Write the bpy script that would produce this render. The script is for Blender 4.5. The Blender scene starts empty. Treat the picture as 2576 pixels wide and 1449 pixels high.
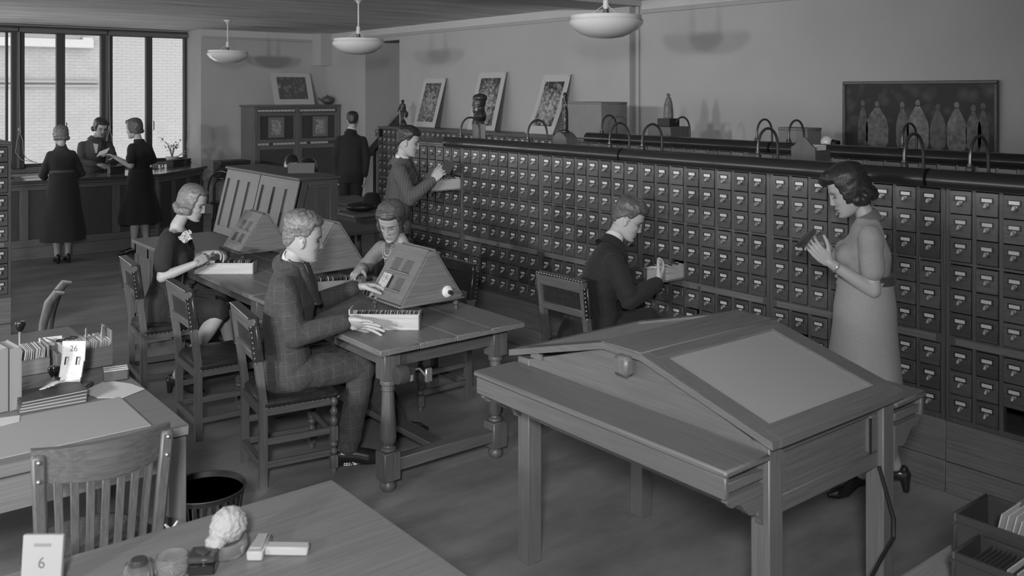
import bpy, bmesh, math, random
from mathutils import Vector, Matrix, Euler, noise
random.seed(7)
sc = bpy.context.scene
# ---------------------------------------------------------------- camera
FPX, HORIZON, EYE, THETA = 2302.0, 232.0, 2.05, math.atan((1288 + 545) / 2302.0)
cd = bpy.data.cameras.new('camera'); cam = bpy.data.objects.new('camera', cd)
sc.collection.objects.link(cam); sc.camera = cam
cam.location = (0, 0, EYE); cam.rotation_euler = (math.pi / 2, 0, -THETA)
cd.sensor_width = 36; cd.lens = 36 * FPX / 2576; cd.shift_y = -(724.5 - HORIZON) / 2576
cd.clip_start = 0.05; cd.clip_end = 200
cd.dof.use_dof = True; cd.dof.focus_distance = 6.5; cd.dof.aperture_fstop = 5.0
# ---------------------------------------------------------------- world, lights, exposure
w = bpy.data.worlds.new('world'); sc.world = w; w.use_nodes = True
w.node_tree.nodes['Background'].inputs[0].default_value = (1, 1, 1, 1)
w.node_tree.nodes['Background'].inputs[1].default_value = 3.4
def lamp(name, kind, loc, power, **k):
    l = bpy.data.lights.new(name, kind); l.energy = power
    o = bpy.data.objects.new(name, l); sc.collection.objects.link(o); o.location = loc
    t = k.pop('target', None)
    for a, v in k.items(): setattr(l, a, v)
    if t: o.rotation_euler = (Vector(t) - Vector(loc)).to_track_quat('-Z', 'Y').to_euler()
    return o
# three photographer's floodlights on stands left of the camera (their shadows show on the wall)
lamp('floodlight', 'SPOT', (-4.1, 0.4, 2.52), 930, target=(5.0, 10.2, 1.6), spot_size=1.35, spot_blend=1.0, shadow_soft_size=0.14)
lamp('floodlight', 'SPOT', (-4.2, 1.6, 2.55), 930, target=(4.8, 10.0, 1.5), spot_size=1.35, spot_blend=1.0, shadow_soft_size=0.14)
lamp('floodlight', 'SPOT', (-0.55, -0.45, 2.62), 640, target=(2.6, 4.4, 0.5), spot_size=1.7, spot_blend=1.0, shadow_soft_size=0.18)
vs = sc.view_settings
vs.view_transform = 'Standard'; vs.look = 'None'; vs.gamma = 1.0; vs.exposure = 0.28; vs.use_curve_mapping = False
# ---------------------------------------------------------------- materials
M = {}
def g3(v): return (v, v, v, 1)
def newmat(name):
    m = bpy.data.materials.new(name); m.use_nodes = True
    return m, m.node_tree.nodes, m.node_tree.links, m.node_tree.nodes['Principled BSDF']
def plain(name, v, rough=0.6, metal=0.0, var=0.0, scale=8.0, bump=0.0, bscale=60.0, **k):
    if name in M: return M[name]
    m, n, l, b = newmat(name)
    b.inputs['Base Color'].default_value = g3(v); b.inputs['Roughness'].default_value = rough; b.inputs['Metallic'].default_value = metal
    for a, x in k.items(): b.inputs[a.replace('_', ' ')].default_value = x
    tc = n.new('ShaderNodeTexCoord')
    if var:
        t = n.new('ShaderNodeTexNoise'); t.inputs['Scale'].default_value = scale; t.inputs['Detail'].default_value = 5
        l.new(tc.outputs['Object'], t.inputs['Vector'])
        r = n.new('ShaderNodeValToRGB'); r.color_ramp.elements[0].position = .3; r.color_ramp.elements[1].position = .7
        r.color_ramp.elements[0].color = g3(v * (1 - var)); r.color_ramp.elements[1].color = g3(v * (1 + var))
        l.new(t.outputs['Fac'], r.inputs['Fac']); l.new(r.outputs['Color'], b.inputs['Base Color'])
    if bump:
        t2 = n.new('ShaderNodeTexNoise'); t2.inputs['Scale'].default_value = bscale; t2.inputs['Detail'].default_value = 4
        l.new(tc.outputs['Object'], t2.inputs['Vector'])
        bp = n.new('ShaderNodeBump'); bp.inputs['Strength'].default_value = bump; bp.inputs['Distance'].default_value = .01
        l.new(t2.outputs['Fac'], bp.inputs['Height']); l.new(bp.outputs['Normal'], b.inputs['Normal'])
    M[name] = m; return m
def wood(name, v, axis='X', con=.28, rough=.42, rnd=.18, scale=5.0):
    if name in M: return M[name]
    m, n, l, b = newmat(name); b.inputs['Roughness'].default_value = rough
    tc = n.new('ShaderNodeTexCoord'); oi = n.new('ShaderNodeObjectInfo')
    add = n.new('ShaderNodeVectorMath'); add.operation = 'ADD'
    mul = n.new('ShaderNodeMath'); mul.operation = 'MULTIPLY'; mul.inputs[1].default_value = 37.0
    l.new(oi.outputs['Random'], mul.inputs[0]); l.new(tc.outputs['Object'], add.inputs[0]); l.new(mul.outputs[0], add.inputs[1])
    mp = n.new('ShaderNodeMapping'); s = [scale * 22] * 3; s['XYZ'.index(axis)] = scale * .7
    mp.inputs['Scale'].default_value = s; l.new(add.outputs[0], mp.inputs['Vector'])
    t = n.new('ShaderNodeTexNoise'); t.inputs['Scale'].default_value = 1.0; t.inputs['Detail'].default_value = 6; t.inputs['Distortion'].default_value = .6
    l.new(mp.outputs[0], t.inputs['Vector'])
    r = n.new('ShaderNodeValToRGB'); r.color_ramp.elements[0].position = .32; r.color_ramp.elements[1].position = .68
    r.color_ramp.elements[0].color = g3(v * (1 - con)); r.color_ramp.elements[1].color = g3(v * (1 + con))
    l.new(t.outputs['Fac'], r.inputs['Fac'])
    mr = n.new('ShaderNodeMapRange'); mr.inputs['To Min'].default_value = 1 - rnd; mr.inputs['To Max'].default_value = 1 + rnd
    l.new(oi.outputs['Random'], mr.inputs['Value'])
    mx = n.new('ShaderNodeVectorMath'); mx.operation = 'SCALE'
    l.new(r.outputs['Color'], mx.inputs[0]); l.new(mr.outputs[0], mx.inputs['Scale']); l.new(mx.outputs[0], b.inputs['Base Color'])
    bp = n.new('ShaderNodeBump'); bp.inputs['Strength'].default_value = .12; bp.inputs['Distance'].default_value = .004
    l.new(t.outputs['Fac'], bp.inputs['Height']); l.new(bp.outputs['Normal'], b.inputs['Normal'])
    M[name] = m; return m
def W(tone, axis):   # oak of a tone, grain along an axis
    v, rnd = {'light': (.15, .05), 'table': (.165, .06), 'mid': (.095, .08), 'dark': (.135, .06), 'draw': (.062, .36), 'case': (.07, .05),
              'deep': (.065, .05), 'bin': (.05, .06), 'pale': (.44, .04), 'desk': (.165, .05), 'chair': (.105, .06)}[tone]
    return wood('oak_%s_%s' % (tone, axis), v, axis, rnd=rnd, con=.13 if tone in ('pale', 'light', 'desk') else .2)
# ---------------------------------------------------------------- mesh building
class MB:
    def __init__(s): s.v = []; s.f = []
    def add(s, vs, fs):
        o = len(s.v); s.v += [tuple(x) for x in vs]; s.f += [tuple(i + o for i in f) for f in fs]; return s
    def box(s, x0, x1, y0, y1, z0, z1, b=0.0):
        if b <= 0:
            return s.add([(x, y, z) for x in (x0, x1) for y in (y0, y1) for z in (z0, z1)],
                         [(0, 1, 3, 2), (4, 6, 7, 5), (0, 4, 5, 1), (2, 3, 7, 6), (0, 2, 6, 4), (1, 5, 7, 3)])
        b = min(b, (x1 - x0) * .45, (y1 - y0) * .45, (z1 - z0) * .45)
        vs = []; idx = {}
        for sx in (0, 1):
            for sy in (0, 1):
                for sz in (0, 1):
                    cx, cy, cz = (x0, x1)[sx], (y0, y1)[sy], (z0, z1)[sz]
                    dx, dy, dz = (b, -b)[sx], (b, -b)[sy], (b, -b)[sz]
                    idx[(sx, sy, sz, 0)] = len(vs); vs.append((cx, cy + dy, cz + dz))
                    idx[(sx, sy, sz, 1)] = len(vs); vs.append((cx + dx, cy, cz + dz))
                    idx[(sx, sy, sz, 2)] = len(vs); vs.append((cx + dx, cy + dy, cz))
        q = [(0, 0), (1, 0), (1, 1), (0, 1)]; fs = []
        for sd in (0, 1):
            fs.append([idx[(sd, a, c, 0)] for a, c in (q if not sd else q)][::(-1 if not sd else 1)])
            fs.append([idx[(a, sd, c, 1)] for a, c in q][::(1 if not sd else -1)])
            fs.append([idx[(a, c, sd, 2)] for a, c in q][::(-1 if not sd else 1)])
        for a in (0, 1):
            for c in (0, 1):
                fs.append([idx[(0, a, c, 1)], idx[(1, a, c, 1)], idx[(1, a, c, 2)], idx[(0, a, c, 2)]])
                fs.append([idx[(a, 0, c, 0)], idx[(a, 1, c, 0)], idx[(a, 1, c, 2)], idx[(a, 0, c, 2)]])
                fs.append([idx[(a, c, 0, 0)], idx[(a, c, 1, 0)], idx[(a, c, 1, 1)], idx[(a, c, 0, 1)]])
                for e in (0, 1): fs.append([idx[(a, c, e, 0)], idx[(a, c, e, 1)], idx[(a, c, e, 2)]])
        return s.add(vs, fs)
    def obox(s, c, size, rot=(0, 0, 0), b=0.0):
        t = MB().box(-size[0] / 2, size[0] / 2, -size[1] / 2, size[1] / 2, -size[2] / 2, size[2] / 2, b)
        m = Matrix.Translation(c) @ Euler(rot).to_matrix().to_4x4()
        return s.add([m @ Vector(x) for x in t.v], t.f)
    def beam(s, p, q, wd, hg, up=(0, 0, 1), b=0.0):   # box along p->q
        p, q = Vector(p), Vector(q); d = (q - p); L = d.length; d.normalize(); u = Vector(up)
        sd = d.cross(u).normalized(); u = sd.cross(d)
        t = MB().box(0, L, -wd / 2, wd / 2, -hg / 2, hg / 2, b)
        return s.add([p + d * x + sd * -y + u * z for x, y, z in t.v], t.f)
    def lathe(s, prof, seg=20, c=(0, 0, 0), cap=True, axis='Z'):
        vs = []
        for r, z in prof:
            for i in range(seg):
                a = 2 * math.pi * i / seg; x, y = r * math.cos(a), r * math.sin(a)
                p = (x, y, z) if axis == 'Z' else ((z, x, y) if axis == 'X' else (y, z, x))
                vs.append((p[0] + c[0], p[1] + c[1], p[2] + c[2]))
        fs = []
        for k in range(len(prof) - 1):
            for i in range(seg):
                j = (i + 1) % seg; fs.append((k * seg + i, k * seg + j, (k + 1) * seg + j, (k + 1) * seg + i))
        if cap:
            if prof[0][0] > 1e-6: fs.append(tuple(range(seg))[::-1])
            if prof[-1][0] > 1e-6: fs.append(tuple(range((len(prof) - 1) * seg, len(prof) * seg)))
        return s.add(vs, fs)
    def tube(s, pts, r, seg=10, cap=True, flat=1.0):
        pts = [Vector(p) for p in pts]; n = len(pts); rs = r if isinstance(r, (list, tuple)) else [r] * n
        vs = []; u = None
        for k in range(n):
            d = (pts[min(k + 1, n - 1)] - pts[max(k - 1, 0)])
            d = d.normalized() if d.length > 1e-9 else Vector((0, 0, 1))
            if u is None: u = d.orthogonal().normalized()
            u = (u - d * u.dot(d)); u = u.normalized() if u.length > 1e-6 else d.orthogonal().normalized()
            w_ = d.cross(u)
            for i in range(seg):
                a = 2 * math.pi * i / seg; vs.append(pts[k] + (u * math.cos(a) + w_ * math.sin(a) * flat) * rs[k])
        fs = []
        for k in range(n - 1):
            for i in range(seg):
                j = (i + 1) % seg; fs.append((k * seg + i, k * seg + j, (k + 1) * seg + j, (k + 1) * seg + i))
        if cap: fs.append(tuple(range(seg))[::-1]); fs.append(tuple(range((n - 1) * seg, n * seg)))
        return s.add(vs, fs)
    def prism(s, poly, a, b, axis='Y'):   # polygon in the two other axes, extruded from a to b
        n = len(poly)
        def mk(p, h): return {'X': (h, p[0], p[1]), 'Y': (p[0], h, p[1]), 'Z': (p[0], p[1], h)}[axis]
        vs = [mk(p, a) for p in poly] + [mk(p, b) for p in poly]
        fs = [tuple(range(n)), tuple(range(2 * n - 1, n - 1, -1))] + [(i, n + i, n + (i + 1) % n, (i + 1) % n) for i in range(n)]
        return s.add(vs, fs)
    def ball(s, c, r, seg=14, rings=9, rot=None):
        r = (r, r, r) if not isinstance(r, (list, tuple)) else r; vs = []; fs = []
        for k in range(rings + 1):
            t = math.pi * k / rings
            for i in range(seg):
                a = 2 * math.pi * i / seg; p = Vector((r[0] * math.sin(t) * math.cos(a), r[1] * math.sin(t) * math.sin(a), r[2] * math.cos(t)))
                if rot is not None: p = rot @ p
                vs.append(p + Vector(c))
        for k in range(rings):
            for i in range(seg):
                j = (i + 1) % seg
                fs.append((k * seg + i, (k + 1) * seg + i, (k + 1) * seg + j, k * seg + j))
        return s.add(vs, fs)
    def xf(s, m): s.v = [tuple(m @ Vector(p)) for p in s.v]; return s
    def mesh(s, name, mat, smooth=True, ang=38):
        me = bpy.data.meshes.new(name); me.from_pydata(s.v, [], s.f)
        bm = bmesh.new(); bm.from_mesh(me); bmesh.ops.remove_doubles(bm, verts=bm.verts, dist=1e-6)
        bmesh.ops.recalc_face_normals(bm, faces=bm.faces); bm.to_mesh(me); bm.free()
        if smooth:
            me.polygons.foreach_set('use_smooth', [True] * len(me.polygons)); me.set_sharp_from_angle(angle=math.radians(ang))
        for m in (mat if isinstance(mat, (list, tuple)) else [mat]): me.materials.append(m)
        me.update(); return me
    def build(s, name, mat, parent=None, **k): return link(name, s.mesh(name, mat, **k), parent)
COL = sc.collection
def link(name, data, parent=None, loc=None, rz=None):
    o = bpy.data.objects.new(name, data); COL.objects.link(o)
    if parent is not None: o.parent = parent
    if loc is not None: o.location = loc
    if rz is not None: o.rotation_euler = (0, 0, rz)
    return o
def tag(o, label=None, cat=None, group=None, kind=None):
    if label: o['label'] = label
    if cat: o['category'] = cat
    if group: o['group'] = group
    if kind: o['kind'] = kind
    return o
def thing(name, label, cat, loc=(0, 0, 0), rz=0, group=None):
    o = link(name, None, None, loc, rz); o.empty_display_size = .1
    return tag(o, label, cat, group)
def struct(o): o['kind'] = 'structure'; return o
def copy_tree(o, parent=None):
    c = o.copy(); COL.objects.link(c); c.parent = parent
    for ch in list(o.children): copy_tree(ch, c)
    return c
R = math.radians
# ================================================================ the room
XW, YB, ZC = 7.8, 15.3, 3.11
wallm = plain('wall_paint', .42, .8, var=.05, scale=1.3, bump=.05, bscale=90)
friezem = plain('frieze_paint', .52, .8, var=.04, scale=2)
darkgap = plain('dark_gap', .02, .9)
def stretch_noise(name, v, lo, hi, scl, rough, bumpv=0.0):
    m, n, l, b = newmat(name); b.inputs['Roughness'].default_value = rough
    tc = n.new('ShaderNodeTexCoord'); mp = n.new('ShaderNodeMapping'); mp.inputs['Scale'].default_value = scl
    t = n.new('ShaderNodeTexNoise'); t.inputs['Scale'].default_value = 1; t.inputs['Detail'].default_value = 7; t.inputs['Roughness'].default_value = .62
    l.new(tc.outputs['Object'], mp.inputs[0]); l.new(mp.outputs[0], t.inputs['Vector'])
    r = n.new('ShaderNodeValToRGB'); r.color_ramp.elements[0].position = .35; r.color_ramp.elements[1].position = .68
    r.color_ramp.elements[0].color = g3(v * lo); r.color_ramp.elements[1].color = g3(v * hi)
    l.new(t.outputs['Fac'], r.inputs[0]); l.new(r.outputs[0], b.inputs['Base Color'])
    if bumpv:
        bp = n.new('ShaderNodeBump'); bp.inputs['Strength'].default_value = bumpv; bp.inputs['Distance'].default_value = .01
        l.new(t.outputs['Fac'], bp.inputs['Height']); l.new(bp.outputs[0], b.inputs['Normal'])
    M[name] = m; return m
floorm = stretch_noise('floor_linoleum', .19, .7, 1.35, (1.2, 3.0, 1), .5)
ceilm = stretch_noise('ceiling_smoky_plaster', .62, .72, 1.25, (.7, 4.5, 1), .85)
struct(MB().box(-5.6, 9.4, -3.4, 16.2, -.1, 0).build('floor', floorm))
struct(MB().box(-5.6, 9.4, -3.4, 16.2, ZC, ZC + .1).build('ceiling', ceilm))
wr = MB().box(XW, XW + .2, -3.4, 12.72, 0, ZC).box(XW, XW + .2, 13.83, YB + .2, 0, ZC).box(XW, XW + .2, 12.72, 13.83, 2.9, ZC)
wr.box(XW + .2, 9.3, 13.83, 14.0, 0, ZC).box(9.2, 9.4, 12.5, 14.0, 0, ZC).box(XW + .2, 9.3, 12.55, 12.72, 0, ZC)
struct(wr.build('wall_right', wallm))
wb = MB().box(5.495, XW, YB, YB + .2, 0, ZC).box(5.495, 5.66, YB + .2, 16.2, 0, ZC).box(-5.6, 5.6, 16.02, 16.2, 0, .86).box(-5.6, 5.6, 16.02, 16.2, 3.03, ZC)
struct(wb.build('wall_back', wallm))
def pierced(name, long_axis, c0, c1, a0, a1, n, z0=.8, z1=2.95, pier=.35):   # outer wall with unseen tall openings, added to let in fill daylight
    m = MB(); st = (a1 - a0) / n
    def bx(u0, u1, q0, q1): m.box(c0, c1, u0, u1, q0, q1) if long_axis == 'Y' else m.box(u0, u1, c0, c1, q0, q1)
    bx(a0, a1, 0, z0); bx(a0, a1, z1, ZC)
    for k in range(n + 1): bx(max(a0, a0 + k * st - pier / 2), min(a1, a0 + k * st + pier / 2), z0, z1)
    return struct(m.build(name, wallm))
pierced('wall_left', 'Y', -5.6, -5.45, 5.2, 16.2, 5, .8, 2.95, .25)
struct(MB().box(-5.6, -5.45, -3.4, 5.2, 0, ZC).build('wall_left_2', wallm))
struct(MB().box(-5.6, XW, -3.4, -3.25, 0, ZC).build('wall_front', wallm))
# picture rail with the lighter frieze above it, the pilaster and the ceiling beam, the boxed chase in the corner
struct(MB().box(XW - .012, XW, 8.06, 15.05, 3.005, ZC).box(5.5, 7.53, YB - .012, YB, 3.0, ZC).box(XW - .012, XW, -3.2, 7.37, 3.005, ZC).build('trim_1', friezem))
struct(MB().box(XW - .022, XW, 8.06, 12.72, 2.958, 3.006, .004).box(XW - .022, XW, 12.72, 15.05, 2.958, 3.006, .004).box(5.5, 7.53, YB - .022, YB, 2.955, 3.0, .004)
       .box(XW - .022, XW, -3.2, 7.37, 2.958, 3.006, .004).build('trim_2', plain('rail_paint', .37, .6)))
struct(MB().box(XW - .1, XW, 7.48, 8.055, 0, 3.05, .006).box(-5.4, XW, 7.37, 8.06, 3.05, ZC + .01).build('trim_3', wallm))
struct(MB().box(XW - .035, XW, 7.40, 7.44, 0, 3.05, .01).build('trim_4', wallm))
struct(MB().prism([(7.53, YB), (7.53, YB - .06), (XW - .22, 15.05), (XW, 15.05), (XW, YB)], 2.53, ZC, 'Z').build('trim_5', plain('chase_paint', .40, .8)))
hr = thing('stair_handrail', 'dark sloping handrail inside the doorway recess behind the low cabinets', 'handrail')
MB().beam((7.86, 13.80, 1.01), (7.86, 12.74, 1.655), .06, .14, b=.01).build('rail', plain('black_paint', .03, .4), hr)
MB().box(7.84, 7.88, 13.6, 13.64, 0, 1.07).build('post', M['black_paint'], hr)
# ---------------------------------------------------------------- the window
steel = plain('window_steel', .05, .5)
win = struct(link('window_1', None, None, (0, 16.05, 0)))
for a, b2, dp in ((2.70, 2.735, .05), (2.775, 2.955, .10), (3.42, 3.545, .07), (4.085, 4.262, .10), (4.81, 4.91, .07), (5.447, 5.51, .08), (2.0, 2.1, .07), (1.1, 1.3, .1), (.0, .12, .1), (-1.4, -1.25, .1), (-2.7, -2.58, .1), (-4.1, -3.95, .1), (-5.45, -5.3, .1)):
    wm = MB().box(a, b2, -dp, .03, .86, 3.06, .006); wm.build('mullion', steel, win)
    if b2 - a > .15:
        m_ = (a + b2) / 2; MB().box(m_ - .022, m_ + .02, -dp - .02, -dp, .86, 3.0, .004).build('mullion_cover', plain('steel_grey', .13, .4), win)
for x0, x1 in ((1.3, 2.0), (2.1, 2.70), (2.735, 2.775), (2.955, 3.42), (3.545, 4.085), (4.262, 4.81), (4.91, 5.447)):
    MB().box(x0, x1, -.03, .03, .86, .92, .004).build('sash_bottom', steel, win)
    MB().box(x0, x1, -.03, .03, 2.98, 3.05, .004).build('sash_top', steel, win)
gm, gn, gl, gb = newmat('window_glass')
gn.remove(gb); tr = gn.new('ShaderNodeBsdfTransparent'); gs = gn.new('ShaderNodeBsdfGlossy'); gs.inputs['Roughness'].default_value = .02
fr = gn.new('ShaderNodeFresnel'); fr.inputs['IOR'].default_value = 1.4; mx = gn.new('ShaderNodeMixShader')
tr.inputs[0].default_value = g3(.93)
gl.new(fr.outputs[0], mx.inputs[0]); gl.new(tr.outputs[0], mx.inputs[1]); gl.new(gs.outputs[0], mx.inputs[2]); gl.new(mx.outputs[0], gn['Material Output'].inputs[0])
for x0, x1 in ((1.3, 2.0), (2.1, 2.70), (2.955, 3.42), (3.545, 4.085), (4.262, 4.81), (4.91, 5.447)):
    MB().box(x0, x1, .0, .004, .92, 2.98).build('pane', gm, win)
for x0, x1 in ((1.2, 2.86), (2.87, 4.17), (4.18, 5.5)):
    MB().box(x0, x1, -.16, -.09, 2.99, 3.055, .012).build('roller_blind', plain('blind_box', .14, .6), win)
    MB().box(x0, x1, -.12, .0, 3.065, 3.09).build('blind_bracket', steel, win)
for x in (3.56, 4.925):
    MB().tube([(x, -.07, 1.56), (x, -.10, 1.55), (x, -.10, 1.42), (x, -.07, 1.41)], .008, 6).build('latch', steel, win)
MB().box(1.2, 5.5, -.30, -.02, .80, .855, .006).build('window_sill', plain('sill_dark', .12, .5), win)
ropem = plain('cord_cotton', .33, .9)
for x, sw in ((2.86, 1), (4.18, -1), (5.5, -1)):
    c = thing('blind_cord', 'looped cotton blind cord hanging beside the ' + {2.86: 'left wide mullion', 4.18: 'mullion behind the counter clerk', 5.5: 'right window jamb'}[x], 'cord', (x, 15.86, 0))
    MB().tube([(0, 0, 2.98), (0, -.005, 2.2), (.01, -.01, 1.55), (.02, -.02, 1.42)], .006, 5).build('cord', ropem, c)
    MB().tube([(.01, 0, 1.45), (-.03, 0, 1.3), (-.05, 0, 1.12), (.03 * sw, -.02, 1.0), (.25 * sw, -.02, .95)], .006, 5).tube([(.0, 0, 1.44), (.05, 0, 1.3), (.06, 0, 1.1), (.1 * sw, 0, 1.02), (.2 * sw, -.02, .96)], .006, 5).build('loop', ropem, c)
    MB().ball((0, -.01, 1.47), (.022, .018, .035)).build('knot', ropem, c)
# ---------------------------------------------------------------- the building across the court
YE = 22.3
nb = thing('neighbour_building', 'pale brick building across the court seen through the tall window', 'building', (0, YE, 0))
brickm = plain('pale_brick', .20, .85, var=.07, scale=3, bump=.1)
MB().box(-1, 9.5, .005, .5, -1, 8).build('mortar_wall', plain('mortar', .205, .9), nb)
bl, bh, gp = .205, .062, .008
bme = MB().box(0, bl - gp, 0, .04, 0, bh, .003).mesh('brick', brickm); rest = MB(); cnt = 0
half = MB().box(0, bl / 2 - gp, 0, .04, 0, bh, .003).mesh('brick', brickm)
def vis(x, z):   # bricks that show largest: the two right-hand panes
    return 5.75 < x < 7.42 and 1.35 < z < 3.5
for r_ in range(70):
    z_ = -.2 + r_ * (bh + gp)
    for c_ in range(50):
        x_ = -.6 + c_ * bl + (bl / 2 if r_ % 2 else 0)
        if x_ > 8.3 or x_ < 1.0: continue
        if vis(x_, z_) and cnt < 296:
            o = link('brick', bme, nb, (x_ + random.uniform(-.002, .002), random.uniform(-.001, .002), z_)); cnt += 1
        else: rest.box(x_, x_ + bl - gp, random.uniform(.0, .003), .04, z_, z_ + bh)
tag(rest.build('brickwork', brickm, nb, smooth=False), kind='stuff')
def ext(px, py): # pixel to the facade plane
    rx = (px - 1288) / FPX; ru = (HORIZON - py) / FPX; dx = rx * math.cos(THETA) + math.sin(THETA); dy = -rx * math.sin(THETA) + math.cos(THETA)
    t = (YE - .05) / dy; return dx * t, EYE + ru * t
xs, zs0 = ext(233, 128); _, zs1 = ext(233, 103); xc, zc0 = ext(249, 220); _, zc1 = ext(249, 205)
MB().box(-1, xs, -.16, .05, zs0 + .06, zs1 + .02, .01).box(xs - .23, xs - .02, -.16, .05, zs1, zs1 + .07, .01).build('stone_sill', plain('limestone', .27, .8), nb)
MB().box(-1, xc, -.06, .05, zc0 + .1, zc0 + .16, .01).box(-1, xc, -.06, .05, zc0 + .0, zc0 + .06, .01).build('string_course', plain('limestone_grey', .16, .8), nb)
MB().box(-1, xs - .28, .0, .05, zs1 + .10, zs1 + 1.6).build('window_recess', plain('far_window', .16, .4), nb)
MB().box(xs - .30, xs - .24, -.02, .05, zs1 + .04, zs1 + 1.6).box(-1, xs - .26, -.03, .05, zs1 + .03, zs1 + .10).build('window_frame', plain('limestone_2', .2, .8), nb)
# ================================================================ pendant lamps
def pendant(y, label, tilt=0):
    t = thing('pendant_lamp', label, 'lamp', (5.1, y, 0), 0, 'opal bowl pendants in a row under the ceiling')
    opal = plain('opal_glass', .72, .25, Coat_Weight=.4, Subsurface_Weight=.15)
    enam = plain('cream_enamel', .6, .4)
    pf = [(0, 2.475), (.06, 2.476), (.13, 2.487), (.20, 2.512), (.255, 2.548), (.288, 2.585), (.296, 2.607), (.288, 2.625), (.278, 2.634), (.284, 2.645), (.282, 2.655), (.27, 2.656), (.268, 2.64), (.275, 2.61), (.25, 2.56), (.2, 2.525), (.12, 2.5), (0, 2.49)]
    bowl = MB().lathe(pf, 40).build('bowl', opal, t); bowl.rotation_euler = (0, tilt, 0)
    if tilt: bowl.location = (-2.6 * math.sin(tilt), 0, 0)
    MB().lathe([(.022, 2.66), (.022, 2.71), (.012, 2.71)], 14).build('socket', plain('dark_brass', .08, .4), t)
    MB().lathe([(.02, 2.71), (.024, 2.73), (.022, 2.79), (.012, 2.80), (.009, 2.815), (.009, 3.05), (.016, 3.06), (.035, 3.085), (.055, 3.09), (.056, 3.108), (.0, 3.109)], 18).build('stem', enam, t)
    for k in range(3):
        a = k * 2.094 + .5
        MB().tube([(.022 * math.cos(a), .022 * math.sin(a), 2.735), (.15 * math.cos(a), .15 * math.sin(a), 2.648)], .003, 5).ball((.024 * math.cos(a), .024 * math.sin(a), 2.735), .006, 6, 4).build('wire', enam, t)
pendant(13.1, 'opal bowl pendant lamp farthest away, nearest the window', .03)
pendant(9.2, 'opal bowl pendant lamp in the middle of the row')
pendant(5.21, 'opal bowl pendant lamp closest and largest, at the top centre')
# ================================================================ card-drawer cabinets
NC, UW = 8, 1.069
BAYW = (UW - .03) / NC; DW = .106
ROWZ = [1.190 + .121 * k for k in (2, 1, 0)] + [.809 + .121 * k for k in (2, 1, 0)] + [.394 + .121 * k for k in (2, 1, 0)]
casem, cased = W('case', 'Y'), W('case', 'Z')
dmats = W('draw', 'Y'); brassm = plain('old_brass', .42, .32, .75); cardm = plain('white_card', .46, .7, var=.06, scale=60); fram = plain('brass_frame_dark', .05, .35, .5)
dfront = MB().box(-.012, .006, -DW / 2, DW / 2, .002, .1185, .0025).mesh('drawer', dmats)
def _label():
    m = MB(); z = .082; w_, h = .031, .0145
    m.box(-.016, -.011, -w_, w_, z + h - .003, z + h).box(-.016, -.011, -w_, w_, z - h, z - h + .003).box(-.016, -.011, -w_, -w_ + .004, z - h, z + h).box(-.016, -.011, w_ - .004, w_, z - h, z + h)
    m.box(-.0135, -.011, -w_, w_, z - h, z + h)
    return m.mesh('label_holder', fram, smooth=False)
lab_me = _label()
card_me = MB().box(-.0145, -.0130, -.025, .025, .0735, .0905).mesh('label_card', cardm, smooth=False)
def _pull():
    m = MB(); m.ball((-.020, 0, .054), (.012, .011, .009), 10, 6).box(-.016, -.011, -.012, .012, .056, .068, .002)
    m.tube([(-.012, 0, .064), (-.028, 0, .058), (-.034, 0, .048), (-.028, 0, .042)], [.007, .008, .008, .006], 8)
    return m.mesh('drawer_pull', brassm)
pull_me = _pull()
def side_me(L):
    m = MB().box(0, L, -.045, -.037, .008, .10).box(0, L, .037, .045, .008, .10).box(0, L, -.045, .045, .004, .012).box(L - .008, L, -.045, .045, .008, .095)
    return m.mesh('drawer_box', W('pale', 'X'))
DRAWBOX = None
frame_me = {}
def cab_frame(rows):
    # lattice of stiles and rails, hollow behind
    m = MB(); d0, d1 = -.004, .03
    for k in range(NC + 1):
        y = -UW / 2 + .015 + k * BAYW
        w_ = (BAYW - DW) / 2 - .0012
        if k == 0: m.box(d0, d1, -UW / 2 + .001, y + w_, .367, 1.56, .002)
        elif k == NC: m.box(d0, d1, y - w_, UW / 2 - .001, .367, 1.56, .002)
        else: m.box(d0, d1, y - w_, y + w_, .367, 1.56, .0015)
    for z0, z1 in ((.367, .393), (.758, .808), (1.174, 1.189), (1.554, 1.572)):
        m.box(d0 + .001, d1, -UW / 2 + .002, UW / 2 - .002, z0, z1, .002)
    return m
FRAME = cab_frame(9).mesh('face_frame', cased)
body = MB().box(.40, .45, -UW / 2 + .002, UW / 2 - .002, .0, 1.565).box(.03, .45, -UW / 2 + .001, -UW / 2 + .015, 0, 1.565).box(.03, .45, UW / 2 - .015, UW / 2 - .001, 0, 1.565)
for z0 in (.36, .80, 1.18): body.box(.03, .40, -UW / 2 + .02, UW / 2 - .02, z0, z0 + .008)
BODY = body.mesh('case', W('case', 'Y'))
TOP = MB().box(-.02, .46, -UW / 2 + .001, UW / 2 - .001, 1.572, 1.592, .004).mesh('top', W('mid', 'Y'))
PL1 = MB().box(-.002, .03, -UW / 2 + .001, UW / 2 - .001, .160, .366, .002).mesh('plinth', W('dark', 'Y'))
PL2 = MB().box(-.008, .03, -UW / 2 + .001, UW / 2 - .001, .0, .158, .003).mesh('baseboard', W('dark', 'Y'))
SHELF = MB().box(-.007, .02, -UW / 2 + .05, UW / 2 - .05, .764, .800, .002).mesh('pull_out_shelf', W('dark', 'Y'))
KNOB = MB().lathe([(0, -.026), (.009, -.025), (.011, -.018), (.006, -.010), (.006, -.006)], 10, axis='X').mesh('knob', plain('dark_knob', .08, .3))
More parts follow.
